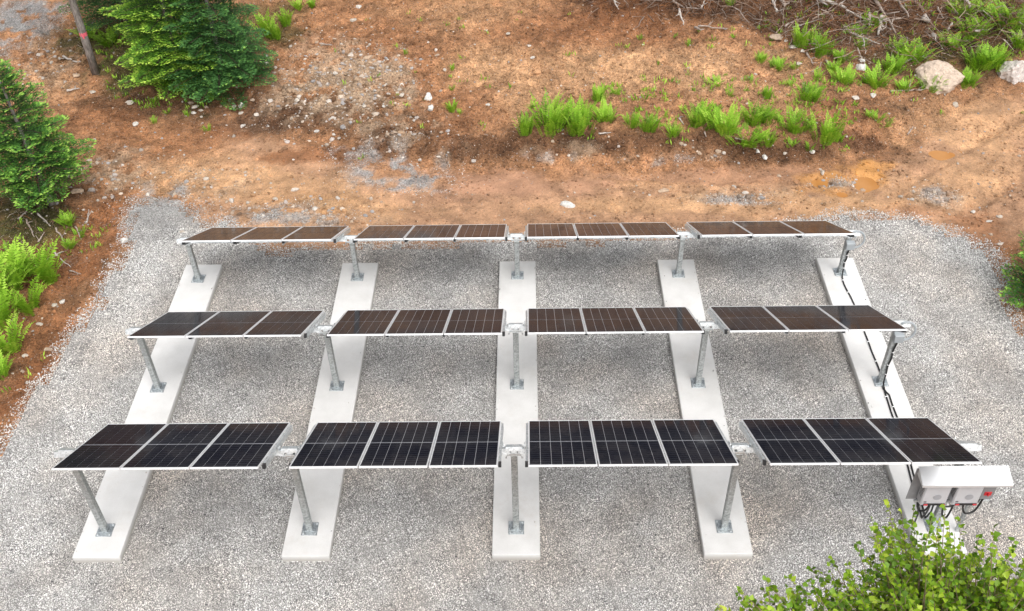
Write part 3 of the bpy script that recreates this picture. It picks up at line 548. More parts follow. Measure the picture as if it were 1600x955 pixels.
M_CONC = mat_concrete()
M_GALV = mat_galv('galvanised_steel', (.50, .53, .54), (.80, .83, .84))
M_PLATE = mat_galv('galvanised_plate', (.30, .33, .345), (.60, .64, .66), .4)
M_GALV_D = mat_galv('galvanised_post', (.34, .365, .365), (.60, .63, .635), .5)
M_ALU = mat_plain('anodised_frame', (.80, .81, .82), .38, .35, .05)
M_BACK = mat_plain('white_backsheet', (.60, .61, .64), .25, 0, .03)
M_CELL = mat_cells()
M_BACKGLASS = mat_plain('back_glass', (.03, .03, .035), .3, 0, .1)
M_BLACK = mat_plain('black_plastic', (.012, .012, .013), .45, 0, .2)
M_RED = mat_plain('red_plastic', (.55, .02, .03), .4, 0, .1)
M_CASE = mat_plain('inverter_case', (.50, .51, .53), .45, 0, .04)
M_LOGO = mat_plain('grey_print', (.33, .34, .36), .5, 0, .05)
M_BOX = mat_plain('grey_box', (.27, .28, .29), .5, .2, .08)
M_SHEET = mat_plain('zinc_sheet', (.84, .86, .88), .42, .6, .05, 2.5)
M_PVC = mat_plain('grey_conduit', (.34, .37, .39), .5, 0, .05)
M_TIE = mat_plain('white_tie', (.8, .8, .8), .5, 0, .03)
M_PINK = mat_plain('pink_tape', (.85, .16, .22), .6, 0, .1)

# ---------------------------------------------------------------- ground
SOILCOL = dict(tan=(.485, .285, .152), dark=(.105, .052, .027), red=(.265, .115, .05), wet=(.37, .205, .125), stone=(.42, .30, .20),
               moss=(.070, .068, .022), grey=(.32, .31, .305), orange=(.48, .235, .075))

def soil_colour(x, y):
    base = np.array([.335, .172, .086])
    n = fbm(x * .8, y * .8, 51, 5)[..., None]
    c = base * (0.80 + 0.5 * n)
    # the beaten track between pad and bank: smoother, paler, streaked along its run
    foot = np.interp(x, FOOT_X, FOOT_Y)
    track = smooth((foot - .25 - y) / .7) * smooth((y - 7.5) / .5) * smooth((x + 9.5) / 1.5)
    st = fbm(x * .5 + .2 * y, y * 4.5, 83, 4)[..., None]
    tk = track[..., None]
    c = c * (1 - .85 * tk) + np.array([.385, .225, .132]) * (.72 + .56 * st) * .85 * tk
    n2 = fbm(x * 2.3, y * 2.3, 59, 4)
    wob = (fbm(x * 1.1, y * 1.1, 61, 4) - .5) * 1.5 + (fbm(x * 4.3, y * 4.3, 67, 3) - .5) * .9
    wet = .55 * track
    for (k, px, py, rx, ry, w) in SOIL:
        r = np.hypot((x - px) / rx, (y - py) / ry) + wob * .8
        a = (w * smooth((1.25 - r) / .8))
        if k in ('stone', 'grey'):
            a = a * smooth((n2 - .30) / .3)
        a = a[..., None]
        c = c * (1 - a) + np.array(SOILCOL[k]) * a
        if k == 'wet' or k == 'orange':
            wet = np.maximum(wet, a[..., 0])
        elif k in ('stone', 'grey'):
            wet = wet * (1 - a[..., 0])
    # crumbs of darker and paler earth
    cr = fbm(x * 5.0, y * 5.0, 71, 3)[..., None]
    cr = cr * (1 - .6 * wet[..., None]) + .5 * .6 * wet[..., None]
    cr2 = fbm(x * 1.9, y * 1.9, 73, 4)[..., None]
    c = c * (0.50 + 1.0 * cr) * (0.62 + .76 * cr2)
    return c, wet

def axis_steps(segs):
    out = []
    for a, b, st in segs:
        n = max(1, int(round((b - a) / st)))
        out.extend(list(np.linspace(a, b, n, endpoint=False)))
    out.append(segs[-1][1])
    return np.array(out)

gx = axis_steps([(-600, -100, 100), (-100, -30, 10), (-30, -19.5, .5), (-19.5, 19.0, .065), (19, 30, .5), (30, 100, 10), (100, 600, 100)])
gy = axis_steps([(-300, -40, 40), (-40, -8, 2), (-8, -2, .4), (-2, 8.0, .11), (8.0, 21.5, .065), (21.5, 30, .4), (30, 100, 10), (100, 800, 100)])
GX, GY = np.meshgrid(gx, gy)
GZ = height(GX, GY)
GRID.update(x=gx, y=gy, z=GZ)
GCOL, GWET = soil_colour(GX, GY)
nx, ny = len(gx), len(gy)
I = np.arange(nx * ny).reshape(ny, nx)
F = np.stack([I[:-1, :-1], I[:-1, 1:], I[1:, 1:], I[1:, :-1]], -1).reshape(-1, 4)
V = np.stack([GX, GY, GZ], -1).reshape(-1, 3)

def mat_ground():
    m, nt, bs = new_mat('bare_earth')
    p = world_pos(nt)
    col = attr(nt, 'col', 'Color')
    wet = attr(nt, 'wet')
    n1 = noise(nt, 16, 6, .7, vec=p)
    n2 = noise(nt, 70, 4, .7, vec=p)
    rgh = mathn(nt, 'SUBTRACT', 1.0, mathn(nt, 'MULTIPLY', wet, .8))
    c = mixc(nt, rgh, col, ramp(nt, n1, [(.36, grey(.36)), (.46, grey(.95)), (.56, grey(1.05)), (.66, grey(1.6))]), 'MULTIPLY')
    c = mixc(nt, rgh, c, ramp(nt, n2, [(.36, grey(.42)), (.49, grey(1)), (.62, grey(1.5))]), 'MULTIPLY')
    # pebbles and grit
    v = nt.nodes.new('ShaderNodeTexVoronoi'); v.inputs['Scale'].default_value = 34
    nt.links.new(p, v.inputs['Vector'])
    s = nt.nodes.new('ShaderNodeSeparateColor'); nt.links.new(v.outputs['Color'], s.inputs[0])
    peb = mathn(nt, 'MULTIPLY', mathn(nt, 'LESS_THAN', v.outputs['Distance'], .33), mathn(nt, 'GREATER_THAN', s.outputs[0], .80))
    c = mixc(nt, mathn(nt, 'MULTIPLY', mathn(nt, 'MULTIPLY', peb, .75), rgh), c, ramp(nt, s.outputs[1], [(.0, (.16, .10, .07)), (.5, (.42, .32, .25)), (1, (.62, .56, .50))]))
    nt.links.new(c, bs.inputs['Base Color'])
    nt.links.new(ramp(nt, wet, [(0, grey(.95)), (1, grey(.55))]), bs.inputs['Roughness'])
    bs.inputs['Specular IOR Level'].default_value = .25
    hgt = mathn(nt, 'ADD', mathn(nt, 'ADD', n1, mathn(nt, 'MULTIPLY', n2, .5)), mathn(nt, 'MULTIPLY', peb, .4))
    hgt = mathn(nt, 'MULTIPLY', hgt, mathn(nt, 'SUBTRACT', 1.0, mathn(nt, 'MULTIPLY', wet, .8)))
    bump(nt, bs, hgt, 1.0, .05)
    return m
M_EARTH = mat_ground()
ground = link('ground', np_mesh('ground', V, F, M_EARTH, dict(col=GCOL.reshape(-1, 3), wet=GWET.ravel()), True))
tag(ground, 'bare brown earth with tan and dark patches behind the gravel pad', None, kind='structure')

# muddy puddles standing in the hollows of the track
def mat_water():
    m, nt, bs = new_mat('muddy_water')
    n = noise(nt, 1.5, 3, .5, vec=world_pos(nt))
    nt.links.new(ramp(nt, n, [(.3, (.36, .155, .04)), (.7, (.43, .215, .08))]), bs.inputs['Base Color'])
    bs.inputs['Roughness'].default_value = .12
    bs.inputs['IOR'].default_value = 1.2
    return m
M_WATER = mat_water()
for k, (px, py, rx, ry, a, lv) in enumerate(PUDDLES):
    mb = MB()
    ring = [(px + 1.7 * (rx * math.cos(t) * math.cos(a) - ry * math.sin(t) * math.sin(a)), py + 1.7 * (rx * math.cos(t) * math.sin(a) + ry * math.sin(t) * math.cos(a)), lv - .004) for t in np.linspace(0, 2 * math.pi, 40, endpoint=False)]
    mb.add([(px, py, lv - .004)] + ring, [(0, i + 1, (i + 1) % 40 + 1) for i in range(40)])
    o = mb.build('puddle_water', M_WATER)
    tag(o, ['orange muddy puddle on the dirt track', 'small orange puddle left of the biggest puddle', 'pale tan puddle on the right dirt track', 'tiny orange puddle below the biggest puddle'][k], None, kind='structure')

# ---------------------------------------------------------------- gravel pad: a bedding sheet with real stones on it
M_BED = mat_plain('gravel_bedding', (.26, .25, .24), .95, 0, .3, 3)
bx = np.arange(-15, 15.01, .25); by = np.arange(-5.2, 10.4, .25)
BX, BY = np.meshgrid(bx, by)
bm_in = pad_mask(BX, BY)
cells = (bm_in[:-1, :-1] > .12) & (bm_in[1:, :-1] > .12) & (bm_in[:-1, 1:] > .12) & (bm_in[1:, 1:] > .12)
I = np.arange(BX.size).reshape(BX.shape)
F = np.stack([I[:-1, :-1][cells], I[:-1, 1:][cells], I[1:, 1:][cells], I[1:, :-1][cells]], -1)
pad = link('gravel_pad', np_mesh('gravel_pad', np.stack([BX, BY, np.full_like(BX, PAD_Z - .006)], -1).reshape(-1, 3), F, M_BED))
tag(pad, 'flat bed under the crushed grey gravel of the pad', None, kind='structure')

def mat_gravel():
    m, nt, bs = new_mat('crushed_stone')
    t = attr(nt, 'tone')
    c = ramp(nt, t, [(0, (.11, .112, .115)), (.25, (.345, .343, .333)), (.55, (.555, .548, .53)), (.8, (.74, .732, .712)), (1, (.90, .895, .88))])
    p = world_pos(nt)
    # brown dust spread by boots and wheels, bluish fresh stone elsewhere
    d = noise(nt, .33, 4, .55, vec=p)
    c = mixc(nt, ramp(nt, d, [(.45, grey(0)), (.68, grey(.55))]), c, mixc(nt, 1.0, c, (1.06, .90, .76), 'MULTIPLY'))
    d2 = noise(nt, .9, 5, .65, vec=p)
    c = mixc(nt, 1.0, c, ramp(nt, d2, [(.35, grey(.78)), (.5, grey(1.0)), (.66, grey(1.16))]), 'MULTIPLY')
    nt.links.new(c, bs.inputs['Base Color'])
    bs.inputs['Roughness'].default_value = .9
    bs.inputs['Specular IOR Level'].default_value = .3
    return m
M_GRAVEL = mat_gravel()

OCT_V = np.array([(1, 0, 0), (-1, 0, 0), (0, 1, 0), (0, -1, 0), (0, 0, 1), (0, 0, -1)], float)
OCT_F = np.array([(0, 2, 4), (2, 1, 4), (1, 3, 4), (3, 0, 4), (2, 0, 5), (1, 2, 5), (3, 1, 5), (0, 3, 5)])

def rand_rot(n, rng):
    q = rng.normal(size=(n, 4)); q /= np.linalg.norm(q, axis=1)[:, None]
    w, x, y, z = q.T
    return np.stack([np.stack([1 - 2 * (y * y + z * z), 2 * (x * y - z * w), 2 * (x * z + y * w)], -1),
                     np.stack([2 * (x * y + z * w), 1 - 2 * (x * x + z * z), 2 * (y * z - x * w)], -1),
                     np.stack([2 * (x * z - y * w), 2 * (y * z + x * w), 1 - 2 * (x * x + y * y)], -1)], 1)

def stones(P, size, rng, flat=.75, tmpl=(OCT_V, OCT_F), jit=.28):
    """angular stones at points P (n,3) with radius size (n,)"""
    n = len(P); tv, tf = tmpl
    v = tv[None] * (1 + rng.uniform(-jit, jit, (n, len(tv), 1)))
    v = v + rng.uniform(-jit, jit, v.shape) * .6
    v = v * rng.uniform(.65, 1.2, (n, 1, 3))
    R = rand_rot(n, rng)
    v = np.einsum('nij,nkj->nki', R, v) * size[:, None, None]
    v[:, :, 2] *= flat
    v = v + P[:, None, :]
    F = (tf[None] + (np.arange(n) * len(tv))[:, None, None]).reshape(-1, 3)
    return v.reshape(-1, 3), F

def tile_mesh(seed):
    rng = np.random.default_rng(seed)
    n = 20
    st = .5 / n
    X, Y = np.meshgrid((np.arange(n) + .5) * st - .25, (np.arange(n) + .5) * st - .25)
    P = np.stack([X.ravel() + rng.uniform(-.5, .5, n * n) * st, Y.ravel() + rng.uniform(-.5, .5, n * n) * st, rng.uniform(-.002, .010, n * n)], -1)
    s = rng.uniform(.0095, .020, n * n)
    V, F = stones(P, s, rng)
    tone = np.repeat(np.clip(rng.normal(.52, .24, n * n), 0, 1), 6)
    return np_mesh('gravel_tile', V, F, M_GRAVEL, dict(tone=tone))

tiles = [bpy.data.objects.new('gravel_tile', tile_mesh(100 + k)) for k in range(8)]
# whole tiles well inside, single stones along the ragged border
tx = np.arange(-14.75, 15, .5); ty = np.arange(-4.95, 10.5, .5)
TP = []; EDGE = []
for x in tx:
    for y in ty:
        sx, sy = np.meshgrid(np.linspace(x - .25, x + .25, 5), np.linspace(y - .25, y + .25, 5))
        mm = pad_mask(sx, sy)
        ing = any(k == 'grey' and math.hypot((x - px) / (rx + .2), (y - py) / (ry + .2)) < 1.0 for (k, px, py, rx, ry, w) in SOIL)
        if mm.min() > .35 and not ing:
            TP.append((x, y, PAD_Z))
        elif mm.max() > -.35:
            EDGE.append((x, y))
rng = np.random.default_rng(77)
EP = []
for (x, y) in EDGE:
    n = 340
    q = np.stack([rng.uniform(x - .25, x + .25, n), rng.uniform(y - .25, y + .25, n)], -1)
    m = pad_mask(q[:, 0], q[:, 1])
    keep = rng.uniform(0, 1, n) < smooth((m + .30) / .5)
    EP.append(q[keep])
# loose grey stone dropped on the track, where the soil is grey
for (k, px, py, rx, ry, w) in SOIL:
    if k == 'grey':
        n = int(950 * rx * ry * w * 3)
        q = np.stack([rng.normal(px, rx * .55, n), rng.normal(py, ry * .55, n)], -1)
        keep = (fbm(q[:, 0] * 2.3, q[:, 1] * 2.3, 59, 4) > .42) & (poly_dist(q[:, 0], q[:, 1]) < .1)
        EP.append(q[keep])
EP = np.concatenate(EP)
dm = poly_dist(EP[:, 0], EP[:, 1])
EZ = np.where(pad_mask(EP[:, 0], EP[:, 1]) > .1, PAD_Z, height(EP[:, 0], EP[:, 1]))
for k in range(5):                         # a few stones kicked up onto the strips' edges
    n = 26
    sx = (k - 2) * 3.9514 + rng.choice((-1, 1), n) * (.44 - np.abs(rng.normal(0, .05, n)))
    EP = np.concatenate([EP, np.stack([sx, rng.uniform(-1.55, 7.0, n)], -1)]); EZ = np.concatenate([EZ, np.full(n, .006)])
EV, EF = stones(np.stack([EP[:, 0], EP[:, 1], EZ + rng.uniform(-.002, .01, len(EP))], -1), rng.uniform(.0095, .021, len(EP)), rng)
et = np.clip(rng.normal(.50, .24, len(EP)), 0, 1)
for (k, px, py, rx, ry, w) in SOIL:
    if k == 'grey':                        # fresher, bluer stone in these spills
        g = np.exp(-((EP[:, 0] - px) / rx) ** 2 - ((EP[:, 1] - py) / ry) ** 2)
        et = et * (1 - .55 * w * np.clip(g * 1.4 * (.5 + vnoise(EP[:, 0] * 3, EP[:, 1] * 3, 19)), 0, 1))
etone = np.repeat(et, 6)
nT = len(TP)
GVv = np.concatenate([np.array(TP), EV]); EF = EF + nT
flag = np.concatenate([np.ones(nT), np.zeros(len(EV))])
rotz = np.concatenate([rng.integers(0, 4, nT) * math.pi / 2, np.zeros(len(EV))])
pick = np.concatenate([rng.integers(0, 8, nT), np.zeros(len(EV))])
gme = np_mesh('gravel', GVv, EF, M_GRAVEL, dict(tone=np.concatenate([np.zeros(nT), etone]), is_tile=flag, rotz=rotz, pick=pick))
gravel = link('gravel', gme)
tag(gravel, 'crushed grey gravel covering the pad around the concrete strips', 'gravel', kind='stuff')
ng = bpy.data.node_groups.new('gravel_tiles', 'GeometryNodeTree')
ng.interface.new_socket('Geometry', in_out='INPUT', socket_type='NodeSocketGeometry')
ng.interface.new_socket('Geometry', in_out='OUTPUT', socket_type='NodeSocketGeometry')
gi = ng.nodes.new('NodeGroupInput'); go = ng.nodes.new('NodeGroupOutput')
def named(n):
    a = ng.nodes.new('GeometryNodeInputNamedAttribute'); a.data_type = 'FLOAT'; a.inputs['Name'].default_value = n
    return a.outputs['Attribute']
sep = ng.nodes.new('GeometryNodeSeparateGeometry')
ng.links.new(gi.outputs[0], sep.inputs[0])
cmp_ = ng.nodes.new('ShaderNodeMath'); cmp_.operation = 'GREATER_THAN'; cmp_.inputs[1].default_value = .5
ng.links.new(named('is_tile'), cmp_.inputs[0]); ng.links.new(cmp_.outputs[0], sep.inputs['Selection'])
gti = ng.nodes.new('GeometryNodeGeometryToInstance')
for t in tiles[::-1]:
    oi = ng.nodes.new('GeometryNodeObjectInfo'); oi.inputs['Object'].default_value = t
    ng.links.new(oi.outputs['Geometry'], gti.inputs[0])
iop = ng.nodes.new('GeometryNodeInstanceOnPoints')
ng.links.new(sep.outputs[0], iop.inputs['Points']); ng.links.new(gti.outputs[0], iop.inputs['Instance'])
iop.inputs['Pick Instance'].default_value = True
ng.links.new(named('pick'), iop.inputs['Instance Index'])
cx = ng.nodes.new('ShaderNodeCombineXYZ'); ng.links.new(named('rotz'), cx.inputs[2]); ng.links.new(cx.outputs[0], iop.inputs['Rotation'])
jn = ng.nodes.new('GeometryNodeJoinGeometry')
ng.links.new(sep.outputs[1], jn.inputs[0]); ng.links.new(iop.outputs[0], jn.inputs[0])
ng.links.new(jn.outputs[0], go.inputs[0])
gm = gravel.modifiers.new('tiles', 'NODES'); gm.node_group = ng

def ico_template():
    t = (1 + 5 ** .5) / 2
    v = np.array([(-1, t, 0), (1, t, 0), (-1, -t, 0), (1, -t, 0), (0, -1, t), (0, 1, t), (0, -1, -t), (0, 1, -t), (t, 0, -1), (t, 0, 1), (-t, 0, -1), (-t, 0, 1)], float)
    v /= np.linalg.norm(v[0])
    f = np.array([(0, 11, 5), (0, 5, 1), (0, 1, 7), (0, 7, 10), (0, 10, 11), (1, 5, 9), (5, 11, 4), (11, 10, 2), (10, 7, 6), (7, 1, 8), (3, 9, 4), (3, 4, 2), (3, 2, 6), (3, 6, 8), (3, 8, 9), (4, 9, 5), (2, 4, 11), (6, 2, 10), (8, 6, 7), (9, 8, 1)])
    return v, f

# crumbly clods of the earth itself, thick on the bank and the slope, thin on the beaten track
q = np.stack([rng.uniform(-17, 17, 78000), rng.uniform(8.6, 21.5, 78000)], -1)
q2 = np.stack([rng.uniform(-14.5, -10.3, 9000), rng.uniform(0, 10, 9000)], -1)
q = np.concatenate([q, q2])
ft = np.interp(q[:, 0], FOOT_X, FOOT_Y)
pr = .10 + .65 * smooth((q[:, 1] - ft + .4) / .8)
pr = pr * (.25 + 1.1 * fbm(q[:, 0] * 1.2, q[:, 1] * 1.2, 91, 3) ** 1.5 * 2.2)
pr = np.where(q[:, 1] < ft - .4, pr + .5 * smooth((fbm(q[:, 0] * .9, q[:, 1] * .9, 93, 3) - .56) / .1), pr)
pr = np.where(q[:, 0] < -10.3, np.maximum(pr, .6), pr)
keep = (rng.uniform(0, 1, len(q)) < pr) & (pad_mask(q[:, 0], q[:, 1]) < -.05)
q = q[keep]
cs = .015 * 4.0 ** (rng.uniform(0, 1, len(q)) ** 2.2)
ccol, cwet = soil_colour(q[:, 0], q[:, 1])
CV, CF = stones(np.stack([q[:, 0], q[:, 1], height(q[:, 0], q[:, 1]) + cs * .1], -1), cs, rng, .75)
M_CLOD = mat_attr_col('earth_clods', .95, 55, .45)
co = link('earth_clods', np_mesh('earth_clods', CV, CF, M_CLOD, dict(col=np.repeat(ccol * rng.uniform(.5, 1.35, (len(q), 1)), 6, 0))))
tag(co, 'crumbly clods of brown earth on the bank and slope', 'clods', kind='stuff')

# bigger lumps of turned earth
q = np.stack([rng.uniform(-15, 16, 5200), rng.uniform(10.5, 21.5, 5200)], -1)
q = np.concatenate([q, np.stack([rng.uniform(-14, -10.6, 500), rng.uniform(1, 10, 500)], -1)])
ft = np.interp(q[:, 0], FOOT_X, FOOT_Y)
keep = ((q[:, 1] > ft + .1) | (q[:, 0] < -10.6)) & (fbm(q[:, 0] * .8, q[:, 1] * .8, 97, 3) > .5) & (pad_mask(q[:, 0], q[:, 1]) < -.1)
q = q[keep]
cs = rng.uniform(.03, .055, len(q)) * (1 + 1.3 * rng.uniform(0, 1, len(q)) ** 3)
ccol, cwet = soil_colour(q[:, 0], q[:, 1])
LV_, LF_ = stones(np.stack([q[:, 0], q[:, 1], height(q[:, 0], q[:, 1])], -1), cs, rng, .6, ico_template(), .2)
lo = link('earth_lumps', np_mesh('earth_lumps', LV_, LF_, M_CLOD, dict(col=np.repeat(ccol * rng.uniform(.7, 1.15, (len(q), 1)), 12, 0))))
tag(lo, 'fist-sized lumps of turned brown earth on the bank', 'earth lumps', kind='stuff')

# small stones lying loose on the earth
M_STONE = mat_attr_col('field_stone', .9, 40, .35)
ICO = ico_template()
SP = []; SS = []
def scatter(n, x0, x1, y0, y1, lo, hi):
    q = np.stack([rng.uniform(x0, x1, n), rng.uniform(y0, y1, n)], -1)
    keep = pad_mask(q[:, 0], q[:, 1]) < -.1
    q = q[keep]
    SP.append(q); SS.append(lo * (hi / lo) ** (rng.uniform(0, 1, len(q)) ** 2.4))
scatter(16000, -18, 18, 9, 23, .010, .05)
scatter(1500, -14, -10, 0, 10, .010, .04)
scatter(500, 10.5, 14, 3, 10, .012, .05)
for (k, px, py, rx, ry, w) in SOIL:
    if k == 'stone':
        n = int(170 * rx * ry * 3 * w)
        q = np.stack([rng.normal(px, rx * .6, n), rng.normal(py, ry * .6, n)], -1)
        keep = pad_mask(q[:, 0], q[:, 1]) < -.1
        q = q[keep]
        SP.append(q); SS.append(.016 * (6.0) ** (rng.uniform(0, 1, len(q)) ** 2.6))
SP = np.concatenate(SP); SS = np.concatenate(SS)
SZ = height(SP[:, 0], SP[:, 1])
order = np.argsort(SS < .028, kind='stable'); SP, SS, SZ = SP[order], SS[order], SZ[order]
nb = int((SS >= .028).sum())
SQ = np.stack([SP[:, 0], SP[:, 1], SZ + SS * .15], -1)
SV, SF = stones(SQ[:nb], SS[:nb], rng, .7, ICO, .16)
SV2, SF2 = stones(SQ[nb:], SS[nb:], rng, .7)
SF = np.concatenate([SF, SF2 + len(SV)]); SV = np.concatenate([SV, SV2])
per = np.where(np.arange(len(SP)) < nb, 12, 6)
pal = np.array([(.46, .40, .34), (.58, .52, .46), (.40, .30, .22), (.46, .40, .36), (.36, .34, .33), (.55, .45, .36)])
scol, _w = soil_colour(SP[:, 0], SP[:, 1])
sc_ = pal[rng.integers(0, len(pal), len(SP))] * rng.uniform(.7, 1.15, (len(SP), 1))
clod = rng.uniform(0, 1, len(SP)) < .66
sc_ = np.where(clod[:, None], scol * rng.uniform(.65, 1.15, (len(SP), 1)), sc_)
so = link('scattered_stones', np_mesh('scattered_stones', SV, SF, M_STONE, dict(col=np.repeat(sc_, per, 0))))
tag(so, 'small loose stones strewn over the brown earth', 'stones', kind='stuff')

# ---------------------------------------------------------------- concrete strips
SPC, STRIP_W, Y_FRONT, Y_BACK = 3.9514, 0.9036, -1.6217, 7.0571
ROWS = [(-1.0123, 2.3312, -0.5184, 'front'), (2.7715, 1.7593, -0.5205, 'middle'), (6.4871, 1.2514, -0.5178, 'back')]
ORD = ['leftmost', 'second from left', 'middle', 'second from right', 'rightmost']
strip_me = MB().box((0, 0, -.16), (STRIP_W, Y_BACK - Y_FRONT, .32), .012).mesh('concrete_strip', M_CONC)
STRIP_LABEL = ['leftmost of the five long pale concrete footing strips on the gravel', 'second concrete footing strip from the left, between two gravel bays',
               'middle concrete footing strip, running straight away from the camera', 'second concrete footing strip from the right, plain with no cables on it',
               'rightmost concrete footing strip with black cables lying along it']
for k in range(5):
    o = link('concrete_strip', strip_me, None, ((k - 2) * SPC, (Y_FRONT + Y_BACK) / 2, 0))
    tag(o, STRIP_LABEL[k], 'concrete strip', 'concrete strips under the solar array')

# ---------------------------------------------------------------- solar tables: three modules on rails and a cross beam
MOD_W, MOD_L, GAP = 1.134, 2.30, .02
TAB_W = 3 * MOD_W + 2 * GAP
BLK_W, BLK_L = .1765, 1.108
blk_me = MB().box((0, 0, 0), (BLK_W, BLK_L, .004), 0).mesh('cell_block', M_CELL)
back_me = MB().box((0, 0, -.0055), (MOD_W - .02, MOD_L - .02, .005), 0).mesh('backsheet', M_BACK)
rear_me = MB().box((0, 0, -.0105), (MOD_W - .022, MOD_L - .022, .004), 0).mesh('rear_glass', M_BACKGLASS)
fr = MB()
for s in (-1, 1):
    fr.box((s * (MOD_W / 2 - .0085), 0, -.0145), (.017, MOD_L, .036), .002)
    fr.box((0, s * (MOD_L / 2 - .0085), -.0143), (MOD_W - .036, .017, .0355), .002)
frame_me = fr.mesh('frame', M_ALU)
rl = MB()
rl.box((0, .12, -.05), (.004, 2.0, .10), 0)
rl.box((.020, .12, -.002), (.036, 2.0, .004), 0)
rl.box((.020, .12, -.098), (.036, 2.0, .004), 0)
for yy in (-.30, -.2, .2, .30):
    rl.cyl((-.004, yy, -.04), .009, .008, 8, 'X')
rail_me = rl.mesh('rail', M_GALV)
cap_me = MB().box((.014, 0, -.04), (.052, .07, .085), .004).mesh('end_cap', M_BLACK)
bolt_me = MB().cyl((0, 0, 0), .014, .022, 6).cyl((0, 0, -.012), .021, .004, 10).mesh('bolt', M_GALV)

def make_table(k, r):
    y, zt, tilt, rn = ROWS[r]
    t = empty('solar_table', ((k - 1.5) * SPC, y, zt))
    t.rotation_euler = (tilt, 0, 0)
    zp = .12
    for j in range(3):
        xm = (j - 1) * (MOD_W + GAP)
        m = link('solar_module', frame_me, t, (xm, 0, zp))
        link('backsheet', back_me, m)
        link('rear_glass', rear_me, m)
        for c in range(6):
            for h in (-1, 1):
                link('cell_block', blk_me, m, ((c - 2.5) * (BLK_W + .0062), h * (BLK_L / 2 + .013), -.0009))
    for j, (xr, flip) in enumerate(((-TAB_W / 2 - .045, 1), (-MOD_W / 2 - GAP / 2, 1), (MOD_W / 2 + GAP / 2, -1), (TAB_W / 2 + .045, -1))):
        ra = link('rail', rail_me, t, (xr, 0, zp - .036))
        cp = link('end_cap', cap_me, ra, (0, -.90, 0))
        if flip < 0:
            ra.scale = (-1, 1, 1)
    # cross beam, a C-section open to the back, reaching to the post heads
    x0 = -SPC / 2 - (.23 if k == 0 else -.10)
    x1 = SPC / 2 + (.23 if k == 3 else -.10)
    L = x1 - x0; xc = (x0 + x1) / 2
    b = MB()
    b.box((xc, -.045, -.045), (L, .006, .105), 0)
    b.box((xc, 0, .006), (L, .09, .006), 0)
    b.box((xc, 0, -.096), (L, .09, .006), 0)
    bm_ = b.build('cross_beam', M_GALV, t)
    # angle cleats tying the outer rails to the beam
    for s in (-1, 1):
        c = MB()
        c.box((s * (TAB_W / 2 + .065), -.02, .05), (.012, .15, .085), .002)
        c.box((s * (TAB_W / 2 + .10), -.02, .014), (.07, .15, .008), .002)
        c.cyl((s * (TAB_W / 2 + .075), -.05, .055), .011, .02, 6, 'X').cyl((s * (TAB_W / 2 + .075), .02, .055), .011, .02, 6, 'X')
        c.build('angle_cleat', M_GALV, t)
    pos = ['leftmost table', 'second table from the left', 'third table from the left', 'rightmost table'][k]
    tone = {'front': 'black solar modules seen large', 'middle': 'dark solar modules reflecting brown', 'back': 'brownish solar modules seen nearly edge-on'}[rn]
    tag(t, 'three %s, %s of the %s row' % (tone, pos, rn), 'solar table', 'solar tables of the array')
    return t
for r in range(3):
    for k in range(4):
        make_table(k, r)

# ---------------------------------------------------------------- galvanised posts on bolted base plates
PW = .115
post_cache = {}
plate_me = None
pm = MB().box((0, 0, .008), (.30, .30, .016), .003)
plate_me = pm.mesh('base_plate', M_PLATE)
shoe_me = []
for s in (-1, 1):
    sh = MB()
    sh.box((s * (PW / 2 + .006), 0, .07), (.008, .14, .11), .002)
    sh.box((s * (PW / 2 + .045), 0, .0195), (.07, .14, .007), .002)
    sh.cyl((s * (PW / 2 + .013), 0, .085), .013, .014, 6, 'X')
    shoe_me.append(sh.mesh('shoe_bracket', M_PLATE))
hd = MB()
hd.box((0, -PW / 2 - .006, -.075), (.27, .010, .055), .002)
hd.box((0, PW / 2 + .006, -.075), (.27, .010, .055), .002)
hd.box((0, 0, -.118), (PW + .02, PW + .02, .008), .002)
for s in (-1, 1):
    hd.box((s * .13, 0, -.085), (.010, .22, .07), .002)
    hd.cyl((s * .10, -PW / 2 - .018, -.075), .013, .016, 6, 'Y')
    hd.tube([(s * .135, -.09, -.10), (s * .15, -.09, -.135), (s * .135, -.09, -.15)], .008, 6)
head_me = hd.mesh('head_bracket', M_GALV)
sd = MB().box((0, 0, .055), (.29, .14, .008), .002).box((0, -.07, .02), (.29, .008, .07), .002).box((0, 0, -.03), (.11, .09, .06), .003)
saddle_me = sd.mesh('beam_saddle', M_GALV)

